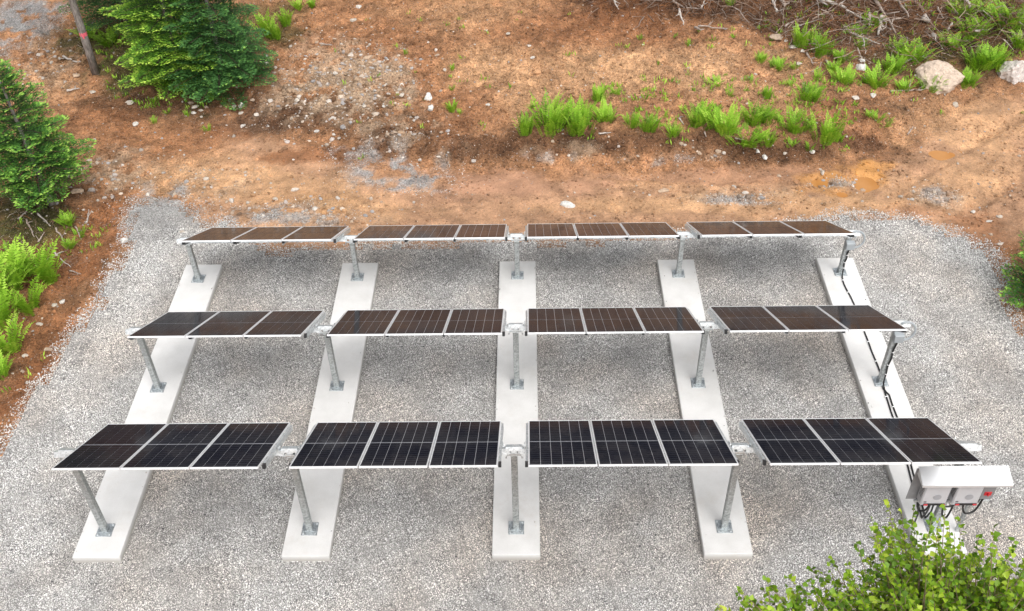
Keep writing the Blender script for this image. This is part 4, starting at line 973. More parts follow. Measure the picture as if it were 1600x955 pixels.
def make_post(k, r):
    y, zt, tilt, rn = ROWS[r]
    x = (k - 2) * SPC
    p = empty('support_post', (x, y, 0))
    h = zt - .11
    if r not in post_cache:
        a = MB()
        a.box((0, 0, h / 2 + .016), (PW, PW, h), .008)
        for q in (.30, .62):
            a.cyl((0, -PW / 2 - .002, q), .009, .006, 8, 'Y')
        post_cache[r] = a.mesh('post_tube', M_GALV_D)
    link('post_tube', post_cache[r], p)
    bp = link('base_plate', plate_me, p)
    for sx in (-1, 1):
        for sy in (-1, 1):
            link('bolt', bolt_me, bp, (sx * .115, sy * .115, .030))
    for s in (0, 1):
        link('shoe_bracket', shoe_me[s], p)
    link('head_bracket', head_me, p, (0, 0, zt - .02))
    link('beam_saddle', saddle_me, p, (0, 0, zt - .02), (tilt, 0, 0))
    lab = 'galvanised steel post under the %s row, %s of its five posts' % (rn, ORD[k])
    if k == 4 and r > 0:
        lab = 'galvanised post with grey junction box and conduit loop, right end of the %s row' % rn
        jb = MB()
        jb.box((.02, -PW / 2 - .073, zt - .31), (.21, .14, .20), .014)
        jb.box((.02, -PW / 2 - .045, zt - .40), (.11, .085, .06), .01)
        j = jb.build('junction_box', M_PVC, p)
        MB().box((.02, -PW / 2 - .146, zt - .31), (.19, .006, .18), .004).build('box_lid', M_PVC, j)
        pts = []
        for q in range(15):
            a = -math.pi * .55 + q / 14 * math.pi * 1.25
            pts.append((.14 + .20 * math.cos(a), -.10 + .03 * math.sin(a), zt - .16 + .22 * math.sin(a)))
        MB().tube(pts, .024, 8).build('conduit_loop', M_PVC, p, True)
        n = 14
        pts = [(.045 - .03 * i / n + .012 * math.sin(i * 1.3), -PW / 2 - .022 - .10 * smooth((i - n + 3) / 3.0), zt - .42 - (zt - .46) * i / n) for i in range(n + 1)]
        pts.append((.0, -PW / 2 - .17, .02))
        cb = MB().tube(pts, .018, 8).build('riser_cable', M_BLACK, p, True)
        for q in (.35, .62, .85):
            i = int(q * n)
            MB().box((pts[i][0], pts[i][1], pts[i][2]), (.05, .045, .014), .002).build('cable_tie', M_TIE, cb)
    tag(p, lab, 'steel post', 'posts carrying the solar tables')
    return p
for r in range(3):
    for k in range(5):
        make_post(k, r)

# ---------------------------------------------------------------- black cables lying on the rightmost strip
def cable(pts, label, ties):
    P = []
    for i in range(len(pts) - 1):
        for q in range(10):
            t = q / 10
            a, b = Vector(pts[i]), Vector(pts[i + 1])
            w = a.lerp(b, t)
            w.x += .004 * math.sin((i * 10 + q) * .9)
            P.append(w)
    P.append(Vector(pts[-1]))
    c = empty('black_cable', P[0])
    o = Vector(P[0])
    MB().tube([p - o for p in P], .017, 8).build('sheath', M_BLACK, c, True)
    for q in ties:
        p = P[int(q * (len(P) - 1))] - o
        MB().box((p.x, p.y, p.z + .004), (.06, .022, .034), .003).build('cable_tie', M_TIE, c)
    return tag(c, label, 'cable', 'cables along the rightmost strip')
X5 = 2 * SPC
cable([(X5, 6.26, .02), (X5 - .02, 6.05, .018), (X5 + .06, 5.2, .018), (X5 + .05, 4.0, .018), (X5 + .07, 2.95, .018), (X5 + .0, 2.3, .018), (X5 - .02, 1.2, .018), (X5 - .12, -.2, .018), (X5 - .17, -.85, .018), (X5 - .17, -.93, .3), (X5 - .19, -.97, .95)],
      'long black cable on the rightmost strip, starting at the back post', (.05, .14, .22, .30, .36, .5, .6))
cable([(X5, 2.54, .02), (X5 + .08, 2.35, .018), (X5 + .06, 1.2, .018), (X5 - .05, -.2, .018), (X5 - .10, -.85, .018), (X5 - .10, -.93, .3), (X5 - .12, -.97, .95)],
      'shorter black cable on the rightmost strip, starting at the middle row post', (.22, .36, .5))

# ---------------------------------------------------------------- inverter station on the front right post
st = empty('inverter_station', (X5, -1.16, 0))
bx0, bx1, bz0, bz1 = 7.10 - X5, 8.62 - X5, 1.02, 1.88
MB().box(((bx0 + bx1) / 2, 0, (bz0 + bz1) / 2), (bx1 - bx0, .012, bz1 - bz0), .002).build('back_plate', M_BOX, st)
hb = MB()
hw0, hw1 = 7.13 - X5, 8.70 - X5
hy0, hz0, hy1, hz1 = .03, 1.90, -.31, 1.79
hb.add([(hw0, hy0, hz0), (hw1, hy0, hz0), (hw1, hy1, hz1), (hw0, hy1, hz1), (hw0, hy0, hz0 - .006), (hw1, hy0, hz0 - .006), (hw1, hy1, hz1 - .006), (hw0, hy1, hz1 - .006)],
       [(3, 2, 1, 0), (4, 5, 6, 7), (0, 1, 5, 4), (1, 2, 6, 5), (2, 3, 7, 6), (3, 0, 4, 7)])
hood = hb.build('rain_hood', M_SHEET, st)
MB().box(((hw0 + hw1) / 2, hy1 - .003, hz1 - .028), (hw1 - hw0, .005, .05), 0).build('front_lip', M_SHEET, hood)
for s, xx in ((0, hw0 + .003), (1, hw1 - .003)):
    MB().add([(xx, hy0, hz0 - .008), (xx, hy1 + .004, hz1 - .008), (xx, hy1 + .004, hz1 - .05), (xx, hy0, hz0 - .16), (xx + .004, hy0, hz0 - .008), (xx + .004, hy1 + .004, hz1 - .008), (xx + .004, hy1 + .004, hz1 - .05), (xx + .004, hy0, hz0 - .16)],
             [(0, 1, 2, 3), (7, 6, 5, 4), (0, 4, 5, 1), (1, 5, 6, 2), (2, 6, 7, 3), (3, 7, 4, 0)]).build('side_gusset', M_SHEET, hood)
for j, cxp in enumerate((7.50 - X5, 8.065 - X5)):
    iv = MB().box((cxp, -.11, 1.38), (.46, .20, .58), .02).build('inverter', M_CASE, st)
    MB().cyl((cxp + .03, -.214, 1.33), .072, .006, 24, 'Y').build('round_emblem', M_LOGO, iv)
    MB().box((cxp - .155, -.213, 1.20), (.05, .008, .022), .002).build('status_display', M_BLACK, iv)
    MB().box((cxp + .02, -.185, 1.125), (.38, .07, .055), .005).build('terminal_cover', M_BLACK, iv)
    for s in (-1, 1):
        MB().box((cxp + .02 + s * .155, -.226, 1.130), (.07, .012, .036), .003).build('switch_tag', M_RED, iv)
    MB().box((cxp, -.2115, 1.165), (.445, .004, .006), 0).build('cover_seam', M_LOGO, iv)
    for sx in (-1, 1):
        for zz in (1.19, 1.64):
            MB().cyl((cxp + sx * .20, -.211, zz), .008, .006, 8, 'Y').build('screw', M_GALV, iv)
        for q in range(6):
            MB().box((cxp + sx * .2305, -.11, 1.28 + q * .05), (.004, .12, .012), 0).build('vent_slot', M_BLACK, iv)
    for q in range(4):
        MB().cyl((cxp - .12 + q * .085, -.11, 1.07), .014, .05, 8).build('cable_gland', M_BLACK, iv)
db = MB().box((8.45 - X5, -.07, 1.36), (.24, .13, .40), .012).build('disconnect_box', M_BOX, st)
MB().box((8.45 - X5, -.139, 1.33), (.13, .012, .10), .004).build('red_switch', M_RED, db)
MB().box((8.45 - X5, -.155, 1.33), (.025, .03, .085), .004).build('switch_handle', M_RED, db)
# strut rail, thin leg, cable hoops
MB().box((.02, -.03, 1.0), (1.36, .041, .041), .003).build('strut_rail', M_GALV, st)
lg = MB().box((8.31 - X5, .03, .45), (.06, .06, 1.26), .004).build('leg', M_GALV_D, st)
MB().box((8.31 - X5, .03, -.165), (.14, .14, .012), .002).build('leg_foot', M_GALV, lg)
for s in (-.12, .12):
    MB().box((s * .7, .055, 1.35), (.04, .09, .55), .003).build('mounting_bracket', M_GALV, st)
def hoop(a, b, sag, r=.018, yo=-.11):
    a, b = Vector(a), Vector(b)
    pts = []
    for i in range(15):
        t = i / 14
        p = a.lerp(b, t); p.z -= sag * (1 - (2 * t - 1) ** 4); p.y += -.05 * math.sin(t * math.pi)
        pts.append(p)
    MB().tube(pts, r, 8).build('hanging_cable', M_BLACK, st, True)
hoop((7.52 - X5, -.11, 1.07), (7.33 - X5, -.03, .92), .18)
hoop((7.60 - X5, -.11, 1.06), (8.0 - X5, -.11, 1.06), .07)
hoop((7.77 - X5, -.09, 1.02), (7.93 - X5, -.13, 1.03), .36)
hoop((8.10 - X5, -.11, 1.06), (8.45 - X5, -.08, 1.17), .34)
hoop((8.20 - X5, -.11, 1.06), (8.40 - X5, -.08, 1.17), .02)
MB().tube([(7.38 - X5, -.02, 1.05), (7.37 - X5, -.03, .8), (7.45 - X5, .02, .55), (7.50 - X5, .1, .03)], .016, 8).build('feeder_cable', M_BLACK, st, True)
tag(st, 'inverter station with two pale boxes under a sheet metal hood at the front right post', 'inverter station')

# ---------------------------------------------------------------- rocks
M_ROCK = mat_attr_col('rock', .88, 14, .4)
def rock_mesh(seed, w, d, h, col, sub=2, jag=.16, flat_cut=True):
    rg = np.random.default_rng(seed)
    v, f = ICO
    for _ in range(sub):
        ed = {}; nv = list(map(tuple, v)); nf = []
        def mid(a, b):
            k = (min(a, b), max(a, b))
            if k not in ed:
                p = (np.array(nv[a]) + np.array(nv[b])) / 2; p /= np.linalg.norm(p)
                ed[k] = len(nv); nv.append(tuple(p))
            return ed[k]
        for a, b, c in f:
            ab, bc, ca = mid(a, b), mid(b, c), mid(c, a)
            nf += [(a, ab, ca), (b, bc, ab), (c, ca, bc), (ab, bc, ca)]
        v, f = np.array(nv), np.array(nf)
    v = v.copy()
    for _ in range(13):                       # chip planar faces off the lump
        n = rg.normal(size=3); n /= np.linalg.norm(n)
        dcut = rg.uniform(.42, .85)
        s = v @ n - dcut
        v = v - np.where(s > 0, s, 0)[:, None] * n[None] * .9
    v = v * (1 + rg.uniform(-jag, jag, (len(v), 1)) * .35)
    v = v * np.array([w, d, h]) * .5
    v[:, 2] -= v[:, 2].min() + h * .22
    cc = np.array(col)[None] * rg.uniform(.85, 1.1, (len(v), 1))
    return np_mesh('rock', v, f, M_ROCK, dict(col=cc), False)

ROCK_LABELS = {0: 'flat whitish stone alone on the dirt track behind the back row', 1: 'upright white stone, upper of the pair on the stony bank', 2: 'white stone just below the upright white one on the stony bank',
               3: 'long tan stone on the upper slope right of the big trees', 4: 'large round whitish stone left of the boulder with the pale scraped side', 5: 'small round stone touching the large whitish stone',
               6: 'long pale stone in front of the dead branches', 7: 'pale round stone right below the long pale stone by the branches', 8: 'small pale stone beside the fern at the brush pile',
               10: 'pink tan stone beside the thin bare trunk', 11: 'pale stone on the dirt left of the stone heap', 12: 'whitish flat stone nearest the left spruce on the open dirt',
               27: 'long flat tan stone right of the foot of the left spruce', 28: 'white stone at the left edge of the gravel pad', 52: 'thin tan slab lying flat on the dirt track'}
GRP = [((13, 13), 'small stones near the bare trunk', 'small stone in the dirt below the bare trunk'), ((14, 18), 'stone heap below the spruces', 'white stone of the small heap below the two spruces'),
       ((19, 24), 'stones right of the heap', 'white stone on dark dirt right of the stone heap'), ((25, 26), 'stones at the dark bank', 'stone on the dark bank right of the spruces'),
       ((29, 34), 'stones at the bank foot', 'small white stone at the bank foot below the ferns'), ((61, 67), 'stones on the left dirt strip', 'stone on the reddish dirt between ferns and gravel'),
       ((35, 37), 'stones near the boulder', 'pale stone on the dirt below the boulder'), ((73, 77), 'stones at the right gravel corner', 'stone on the dirt at the right corner of the gravel pad')]
rock_cols = [(.56, .52, .47), (.50, .44, .37), (.42, .32, .24), (.58, .51, .44)]
for i, (x, y, w, h) in enumerate(ROCKS):
    col = rock_cols[i % 4]
    if i in (0, 1, 2, 4, 5, 28, 29, 30): col = (.68, .66, .62)
    if i in (3, 10, 27, 52): col = (.52, .38, .27)
    me = rock_mesh(300 + i, w, max(h * 1.2, w * .6), max(h * .62, w * .28) if i != 52 else .06, col)
    o = link('rock', me, None, (x, y, hz(x, y)), (0, 0, (i * 1.7) % .8 - .4))
    lab = ROCK_LABELS.get(i); grp = 'stones lying on the earth'
    if not lab:
        for (a, b), g, l in GRP:
            if a <= i <= b:
                lab, grp = l, g
    if not lab:
        lab, grp = (None, 'stones on the open slope')
    tag(o, lab, 'rock', grp)
by_group = {}
for o in [o for o in COL.objects if o.name.startswith('rock')]:
    by_group.setdefault(o['group'], []).append(o)
def ordinal(i):
    tens = ['', '', 'twenty', 'thirty', 'forty', 'fifty']
    a = ['', 'first', 'second', 'third', 'fourth', 'fifth', 'sixth', 'seventh', 'eighth', 'ninth', 'tenth', 'eleventh', 'twelfth', 'thirteenth', 'fourteenth', 'fifteenth', 'sixteenth', 'seventeenth', 'eighteenth', 'nineteenth']
    i += 1
    if i < 20: return a[i]
    return tens[i // 10] + '-' + a[i % 10] if i % 10 else {2: 'twentieth', 3: 'thirtieth', 4: 'fortieth'}[i // 10]
for g, L in by_group.items():
    if g == 'stones lying on the earth': continue
    for i, o in enumerate(sorted(L, key=lambda q: q.location.x)):
        base_l = o.get('label') or 'pale stone on the open slope behind the array'
        o['label'] = (base_l + ', %s from the left' % ordinal(i)) if len(L) > 1 else base_l
for i, (x, y, w, h) in enumerate(BOULDERS):
    me = rock_mesh(500 + i, w * 1.15, w * .95, h * .9, [(.54, .43, .34), (.62, .56, .52)][i], 3, .16)
    o = link('boulder', me, None, (x, y, hz(x, y) - .10), (0, .12, .3 + i))
    tag(o, ['big tan boulder half buried below the brush, pale on its right side', 'whitish boulder at the right edge of the view'][i], 'boulder', 'boulders below the brush')

# ---------------------------------------------------------------- ferns
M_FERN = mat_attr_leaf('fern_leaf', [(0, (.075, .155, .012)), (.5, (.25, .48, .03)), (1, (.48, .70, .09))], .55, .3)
def fern_mesh(seed, n_fr, h, spread, lean=.35, curl=.8, width=.16, narrow=False, tone0=.55):
    """a clump of fronds: each a curved stem with rows of pinnae on both sides"""
    rg = np.random.default_rng(seed)
    V = []; F = []; T = []
    for k in range(n_fr):
        az = rg.uniform(0, 2 * math.pi)
        r0 = spread * math.sqrt(rg.uniform(0, 1)) * .5
        base = np.array([r0 * math.cos(az + rg.normal() * .6), r0 * math.sin(az + rg.normal() * .6), -.02])
        L = h * rg.uniform(.65, 1.12)
        le = lean * rg.uniform(.3, 1.5); cu = curl * rg.uniform(.6, 1.3)
        n = 11
        p = base.copy(); pts = []; ang = le * .35
        for i in range(n):
            pts.append(p.copy())
            d = np.array([math.sin(ang) * math.cos(az), math.sin(ang) * math.sin(az), math.cos(ang)])
            p = p + d * L / (n - 1)
            ang += cu / n * (0.5 + i / n)
        pts = np.array(pts)
        side = np.array([-math.sin(az), math.cos(az), 0])
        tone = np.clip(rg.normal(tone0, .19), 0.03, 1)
        for i in range(1, n):
            t = i / (n - 1)
            wd = L * width * (math.sin(math.pi * min(1, (.12 + t * .95))) ** .8 + .06) * (.9 if not narrow else .6)
            tang = pts[i] - pts[i - 1]; tang /= np.linalg.norm(tang)
            for s in (-1, 1):
                for q in (0, .5):
                    a = pts[i] - tang * L / (n - 1) * q
                    tip = a + side * s * wd * rg.uniform(.8, 1.15) + tang * wd * rg.uniform(.25, .7) + np.array([0, 0, -wd * .25 * rg.uniform(0, 1)])
                    mid_ = (a + tip) / 2
                    hw = tang * L / (n - 1) * .24
                    b = len(V)
                    V += [a, mid_ - hw, tip, mid_ + hw]
                    F.append((b, b + 1, b + 2, b + 3))
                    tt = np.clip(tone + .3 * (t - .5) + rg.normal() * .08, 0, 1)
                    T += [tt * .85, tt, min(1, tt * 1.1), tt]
        b = len(V)
        for i in range(n - 1):                # stem ribbon
            V += [pts[i] - side * .004, pts[i] + side * .004, pts[i + 1] + side * .003, pts[i + 1] - side * .003]
            T += [tone * .7] * 4
            F.append((b + 4 * i, b + 4 * i + 1, b + 4 * i + 2, b + 4 * i + 3))
    return np_mesh('fronds', np.array(V), np.array(F), M_FERN, dict(tone=np.array(T)))

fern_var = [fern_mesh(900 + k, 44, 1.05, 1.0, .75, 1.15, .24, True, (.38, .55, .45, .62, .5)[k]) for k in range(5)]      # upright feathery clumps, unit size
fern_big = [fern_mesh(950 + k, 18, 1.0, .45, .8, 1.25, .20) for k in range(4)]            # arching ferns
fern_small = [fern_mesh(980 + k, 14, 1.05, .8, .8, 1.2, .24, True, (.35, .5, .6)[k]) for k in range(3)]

def put_fern(me_list, k, x, y, h, w, label, group):
    me = me_list[k % len(me_list)]
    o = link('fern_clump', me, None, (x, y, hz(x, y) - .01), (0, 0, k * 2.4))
    wf = max(w, h * .5) * 1.02
    h = h * .86
    o.scale = (wf, wf, h)
    tag(o, label, 'fern', group)
    return o

def put_row(L, phrase, group, small, big, start=0):
    L = sorted(L)
    for i, (x, y, h, w) in enumerate(L):
        size = 'tall' if h > .8 else ('small' if h < .36 else 'mid-sized')
        put_fern(small if h < .36 else big, start + i, x, y, h, w, '%s fern clump, %s from left %s' % (size, ordinal(i), phrase), group)
put_row(FERN_FRONT, 'along the bank edge behind the array', 'ferns along the bank edge', fern_small, fern_var)
put_row(FERN_UPPER, 'on the open slope above the bank', 'ferns on the open slope', fern_small, fern_var, 40)
put_row(FERN_PILE, 'among the dead brush and boulders', 'ferns among the brush', fern_small, fern_var, 80)
put_row(FERN_TREES, 'around the spruces at upper left', 'ferns around the spruces', fern_small, fern_big, 120)
put_row(FERN_LEFT, 'beside the left edge of the gravel pad', 'ferns left of the gravel pad', fern_small, fern_big, 160)

# thin sprouts between the clumps
sv = []; sf = []; stn = []
rg = np.random.default_rng(12)
areas = [(2, 10, 11.8, 15, 260), (8, 17, 14, 21, 420), (-14, -9, 15, 21, 240), (-14, -10.8, 2, 9, 160), (-6, 2, 12, 20, 60), (3, 10, 15, 18.5, 60)]
for (x0, x1, y0, y1, n) in areas:
    xs_ = rg.uniform(x0, x1, n); ys_ = rg.uniform(y0, y1, n)
    ok = (vnoise(xs_ * 1.1, ys_ * 1.1, 88) > .45) & (pad_mask(xs_, ys_) < -.25)
    xs_, ys_ = xs_[ok], ys_[ok]
    zs_ = height(xs_, ys_)
    for x, y, z in zip(xs_, ys_, zs_):
        tn = rg.uniform(.1, .8)
        for b in range(rg.integers(5, 14)):
            a = rg.uniform(0, 6.28); L = rg.uniform(.06, .2); le = rg.uniform(.2, .9)
            q = np.array([x + rg.normal() * .05, y + rg.normal() * .05, z])
            d = np.array([math.cos(a) * math.sin(le), math.sin(a) * math.sin(le), math.cos(le)])
            s_ = np.array([-math.sin(a), math.cos(a), 0]) * rg.uniform(.008, .02)
            k = len(sv)
            sv += [q, q + d * L * .5 - s_, q + d * L, q + d * L * .5 + s_]; sf.append((k, k + 1, k + 2, k + 3)); stn += [tn, tn, tn + .2, tn]
o = link('weed_sprouts', np_mesh('weed_sprouts', np.array(sv), np.array(sf), M_FERN, dict(tone=np.array(stn))))
tag(o, 'thin green weeds sprouting here and there on the earth', 'weeds', kind='stuff')

# ---------------------------------------------------------------- dead wood
M_DEAD = mat_bark('weathered_wood', (.20, .15, .12), (.42, .35, .30))
M_DEAD_W = mat_bark('bleached_wood', (.30, .26, .23), (.56, .51, .46))
M_TWIG = mat_attr_col('dead_twigs', .95, 30, .4)

def log_mesh(L, r, seed, stubs=3):
    rg = random.Random(seed)
    mb = MB()
    n = 7; pts = []; rs = []
    for i in range(n):
        t = i / (n - 1)
        pts.append((t * L, rg.uniform(-.03, .03) * L, rg.uniform(-.02, .02) * L + r * .7)); rs.append(r * .8 * (1.1 - .65 * t) * rg.uniform(.9, 1.1))
    mb.tube(pts, rs, 7)
    for s in range(stubs):
        i = rg.randint(1, n - 2)
        p = Vector(pts[i]); d = Vector((rg.uniform(.2, .8), rg.choice((-1, 1)) * rg.uniform(.4, 1), rg.uniform(-.1, .7))).normalized()
        l2 = L * rg.uniform(.15, .35)
        mb.tube([p, p + d * l2 * .5, p + d * l2 + Vector((0, 0, rg.uniform(-.05, .1)))], [r * .45, r * .35, r * .15], 5)
    return mb

def lay(name, x0, y0, x1, y1, w, seed, mat, lift, label, cat, group, stubs=3):
    z0, z1 = hz(x0, y0) + lift * random.Random(seed).uniform(.2, 1), hz(x1, y1) + lift * random.Random(seed + 5).uniform(.0, 1)
    d = Vector((x1 - x0, y1 - y0, z1 - z0))
    o = log_mesh(d.length, w / 2, seed, stubs).build(name, mat, None, True, (x0, y0, z0))
    o.rotation_euler = d.to_track_quat('X', 'Z').to_euler()
    tag(o, label, cat, group)
    return o
br_n = {}
for i, (x0, y0, x1, y1, w) in sorted(enumerate(LOGS), key=lambda q: q[1][0]):
    big = w > .12
    lab = {0: 'thickest bare log lying along the top of the brush pile', 1: 'white barkless log end sticking out of the dark brush', 3: 'long bleached branch leaning down the middle of the brush pile',
           4: 'broad pale splintered stump piece in the middle of the brush', 10: 'short twisted whitish root in the reddish brush', 28: 'pale log near the upper right corner'}.get(i)
    side = 'left part' if x0 < 7.5 else ('middle part' if x0 < 13 else 'right part')
    if not lab:
        lab = '%s %s branch in the %s of the brush' % ('thick' if big else 'thin', 'bleached' if i % 2 == 0 else 'grey brown', side)
    br_n[side] = br_n.get(side, 0) + 1
    if i not in (0, 1, 3, 4, 10, 28): lab = lab.replace(' in the', ', %s in the' % ordinal(br_n[side] - 1)) + ' from the left'
    lay('dead_branch', x0, y0, x1, y1, w, 40 + i, M_DEAD_W if i % 2 == 0 else M_DEAD, .28 if y0 > 17 else .03, lab, 'branch', 'dead branches of the brush pile, ' + side, 4 if big else 2)
for i, (x0, y0, x1, y1, w) in sorted(enumerate(STICKS), key=lambda q: q[1][0]):
    side = 'on the dirt under the left spruce' if x0 < -9 and y0 < 12 else ('on the dirt near the bare trunk' if x0 < -9 else 'on the dirt bank behind the array')
    br_n[side] = br_n.get(side, 0) + 1
    lay('dead_stick', x0, y0, x1, y1, w, 140 + i, M_DEAD if i % 2 else M_DEAD_W, .02, 'thin dry stick lying %s, %s from the left' % (side, ordinal(br_n[side] - 1)), 'stick', 'sticks ' + side, 1)

# tangled slash: dead limbs and brown twigs that nobody could count
def slash(n, region, seed, rmax, lmax, cols, zup):
    rg = np.random.default_rng(seed)
    V = []; F = []; C = []
    for k in range(n):
        for _ in range(20):
            x = rg.uniform(region[0], region[1]); y = rg.uniform(region[2], region[3])
            edge = np.interp(x, BRUSH_X, BRUSH_Y) + rg.normal() * .25
            if y > edge or region[4]: break
        z = hz(x, y)
        L = lmax * rg.uniform(.25, 1) ; r = rmax * rg.uniform(.3, 1) ** 1.5
        az = rg.uniform(0, 2 * math.pi); el = rg.normal() * .28
        d = np.array([math.cos(az) * math.cos(el), math.sin(az) * math.cos(el), math.sin(el)])
        p = np.array([x, y, z + rg.uniform(0, 1) ** 1.6 * zup])
        pts = [p]
        for s in range(3):
            d2 = d + rg.normal(size=3) * .22; d2 /= np.linalg.norm(d2)
            pts.append(pts[-1] + d2 * L / 3)
        u = np.cross(d, [0, 0, 1]); u /= max(np.linalg.norm(u), 1e-6); w = np.cross(d, u)
        b = len(V)
        for i, q in enumerate(pts):
            rr = r * (1 - .25 * i)
            for a in (0, 2.094, 4.189):
                V.append(q + (u * math.cos(a) + w * math.sin(a)) * rr)
        c = np.array(cols[rg.integers(0, len(cols))]) * rg.uniform(.7, 1.2)
        C += [c] * 12
        for i in range(3):
            for a in range(3):
                F.append((b + i * 3 + a, b + i * 3 + (a + 1) % 3, b + i * 3 + 3 + (a + 1) % 3, b + i * 3 + 3 + a))
    return np.array(V), np.array(F), np.array(C)
greyc = [(.32, .26, .22), (.42, .36, .31), (.24, .17, .13), (.18, .11, .08), (.30, .22, .17)]
brownc = [(.14, .065, .035), (.20, .10, .055), (.09, .05, .03), (.30, .13, .05), (.28, .18, .13)]
parts_ = [slash(1100, (2.3, 19, 15.8, 22.6, 0), 1, .024, 1.4, greyc, .7), slash(9000, (2.3, 19, 15.6, 22.8, 0), 2, .016, .6, brownc, .6), slash(3500, (2.3, 19, 15.6, 22.8, 0), 7, .010, .8, greyc, .6),
          slash(500, (10, 16, 15.6, 18.5, 1), 3, .008, .45, brownc + greyc, .12), slash(420, (-14.5, -11, 6.2, 9.6, 1), 4, .010, .55, brownc + greyc, .10),
          slash(260, (-15, -9, 15.2, 19, 1), 5, .009, .5, brownc + greyc, .06), slash(220, (-6, 10, 12.2, 20, 1), 6, .006, .3, brownc + greyc, .02)]
off = 0; Vs = []; Fs = []; Cs = []
for v, f, c in parts_:
    Vs.append(v); Fs.append(f + off); Cs.append(c); off += len(v)
o = link('brush_litter', np_mesh('brush_litter', np.concatenate(Vs), np.concatenate(Fs), M_TWIG, dict(col=np.concatenate(Cs))))
tag(o, 'tangle of dead limbs and brown twigs covering the upper slope', 'brush', kind='stuff')

# ---------------------------------------------------------------- conifers
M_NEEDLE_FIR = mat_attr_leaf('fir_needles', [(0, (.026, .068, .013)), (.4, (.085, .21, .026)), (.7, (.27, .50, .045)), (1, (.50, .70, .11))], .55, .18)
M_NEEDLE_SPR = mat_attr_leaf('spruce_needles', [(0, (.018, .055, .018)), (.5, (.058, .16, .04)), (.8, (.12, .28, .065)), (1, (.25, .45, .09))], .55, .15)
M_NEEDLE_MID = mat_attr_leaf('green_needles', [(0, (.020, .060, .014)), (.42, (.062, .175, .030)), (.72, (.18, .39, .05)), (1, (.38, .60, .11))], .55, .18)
M_BRANCH = mat_plain('branch_wood', (.06, .045, .032), .9, 0, .3)
M_BARK = mat_bark('conifer_bark', (.10, .085, .075), (.34, .31, .285))

def conifer(name, at, H, R, seed, mat, label, cat='tree', z_low=.25, new_growth=.5, dens=1.0, lean=(0, 0), droop=.25, trunk_r=.075, group=None):
    rg = np.random.default_rng(seed)
    x0, y0 = at; z0 = hz(x0, y0) - .05
    root = empty(name, (x0, y0, z0))
    tr = MB()
    n = 9
    tr.tube([(lean[0] * t * H, lean[1] * t * H, t * H) for t in np.linspace(0, 1, n)], [trunk_r * (1.15 - t) + .006 for t in np.linspace(0, 1, n)], 9)
    KV = []; KT = []                              # twiglet kites
    z = z_low
    W = MB()
    while z < H - .12:
        f = (z - z_low) / (H - z_low)
        nb = int(rg.integers(5, 8))
        a0 = rg.uniform(0, 6.28)
        for b in range(nb):
            az = a0 + b * 2 * math.pi / nb + rg.normal() * .18
            L = R * ((1 - f) ** .8) * rg.uniform(.72, 1.15) * min(1.0, .55 + 1.8 * f + .25) + .12
            up = .15 + .55 * f + rg.normal() * .08
            nseg = max(4, int(L / .11))
            p = np.array([lean[0] * z, lean[1] * z, z])
            pts = [p.copy()]
            for i in range(nseg):
                t = i / nseg
                e = up - droop * 2.2 * t + .9 * droop * t * t * 1.6
                d = np.array([math.cos(az) * math.cos(e), math.sin(az) * math.cos(e), math.sin(e)])
                p = p + d * L / nseg
                pts.append(p.copy())
            W.tube([tuple(q) for q in pts[::max(1, nseg // 4)]], .008, 4, False)
            side = np.array([-math.sin(az), math.cos(az), 0])
            for i in range(1, nseg + 1):
                t = i / nseg
                tw = L * .42 * (1 - t) ** .7 + .10
                if t < .18: continue
                tang = pts[i] - pts[i - 1]; tang /= np.linalg.norm(tang)
                for s in (-1, 1, 0):
                    if s == 0 and i < nseg: continue
                    d = tang if s == 0 else (side * s * .82 + tang * .6)
                    d = d / np.linalg.norm(d)
                    m = max(2, int(tw / .05 * dens))
                    for j in range(1, m + 1):
                        u = j / m
                        c = pts[i] + d * tw * u * rg.uniform(.92, 1.05) + np.array([0, 0, -.10 * tw * u * u + rg.normal() * .012])
                        dd = np.cross(d, [0, 0, 1]); dd /= max(np.linalg.norm(dd), 1e-6)
                        tipf = (t * .45 + u * .55)
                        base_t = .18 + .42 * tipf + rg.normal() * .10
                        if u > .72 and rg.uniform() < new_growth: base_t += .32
                        for q in (-1, 1):
                            dirk = d * rg.uniform(.5, .9) + dd * q * rg.uniform(.4, .95) + np.array([0, 0, rg.uniform(-.15, .38)])
                            if j == m and q == 1: dirk = d + np.array([0, 0, rg.uniform(-.1, .2)])
                            dirk /= np.linalg.norm(dirk)
                            l = rg.uniform(.075, .125) ; wv = np.cross(dirk, [0, 0, 1]); wv = wv / max(np.linalg.norm(wv), 1e-6) * rg.uniform(.015, .026)
                            wv = wv + np.array([0, 0, rg.normal() * .006])
                            KV.append((c, c + dirk * l * .55 - wv, c + dirk * l, c + dirk * l * .55 + wv))
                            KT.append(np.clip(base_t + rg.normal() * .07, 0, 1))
        z += .17 + .05 * rg.uniform() + .05 * (1 - f)
    tr.build('trunk', M_BARK, root, True)
    W.build('branches', M_BRANCH, root)
    V = np.array(KV).reshape(-1, 3)
    F = np.arange(len(V)).reshape(-1, 4)
    T = np.repeat(np.array(KT), 4)
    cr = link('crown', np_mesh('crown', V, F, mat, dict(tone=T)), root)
    tag(root, label, cat, group)
    return root

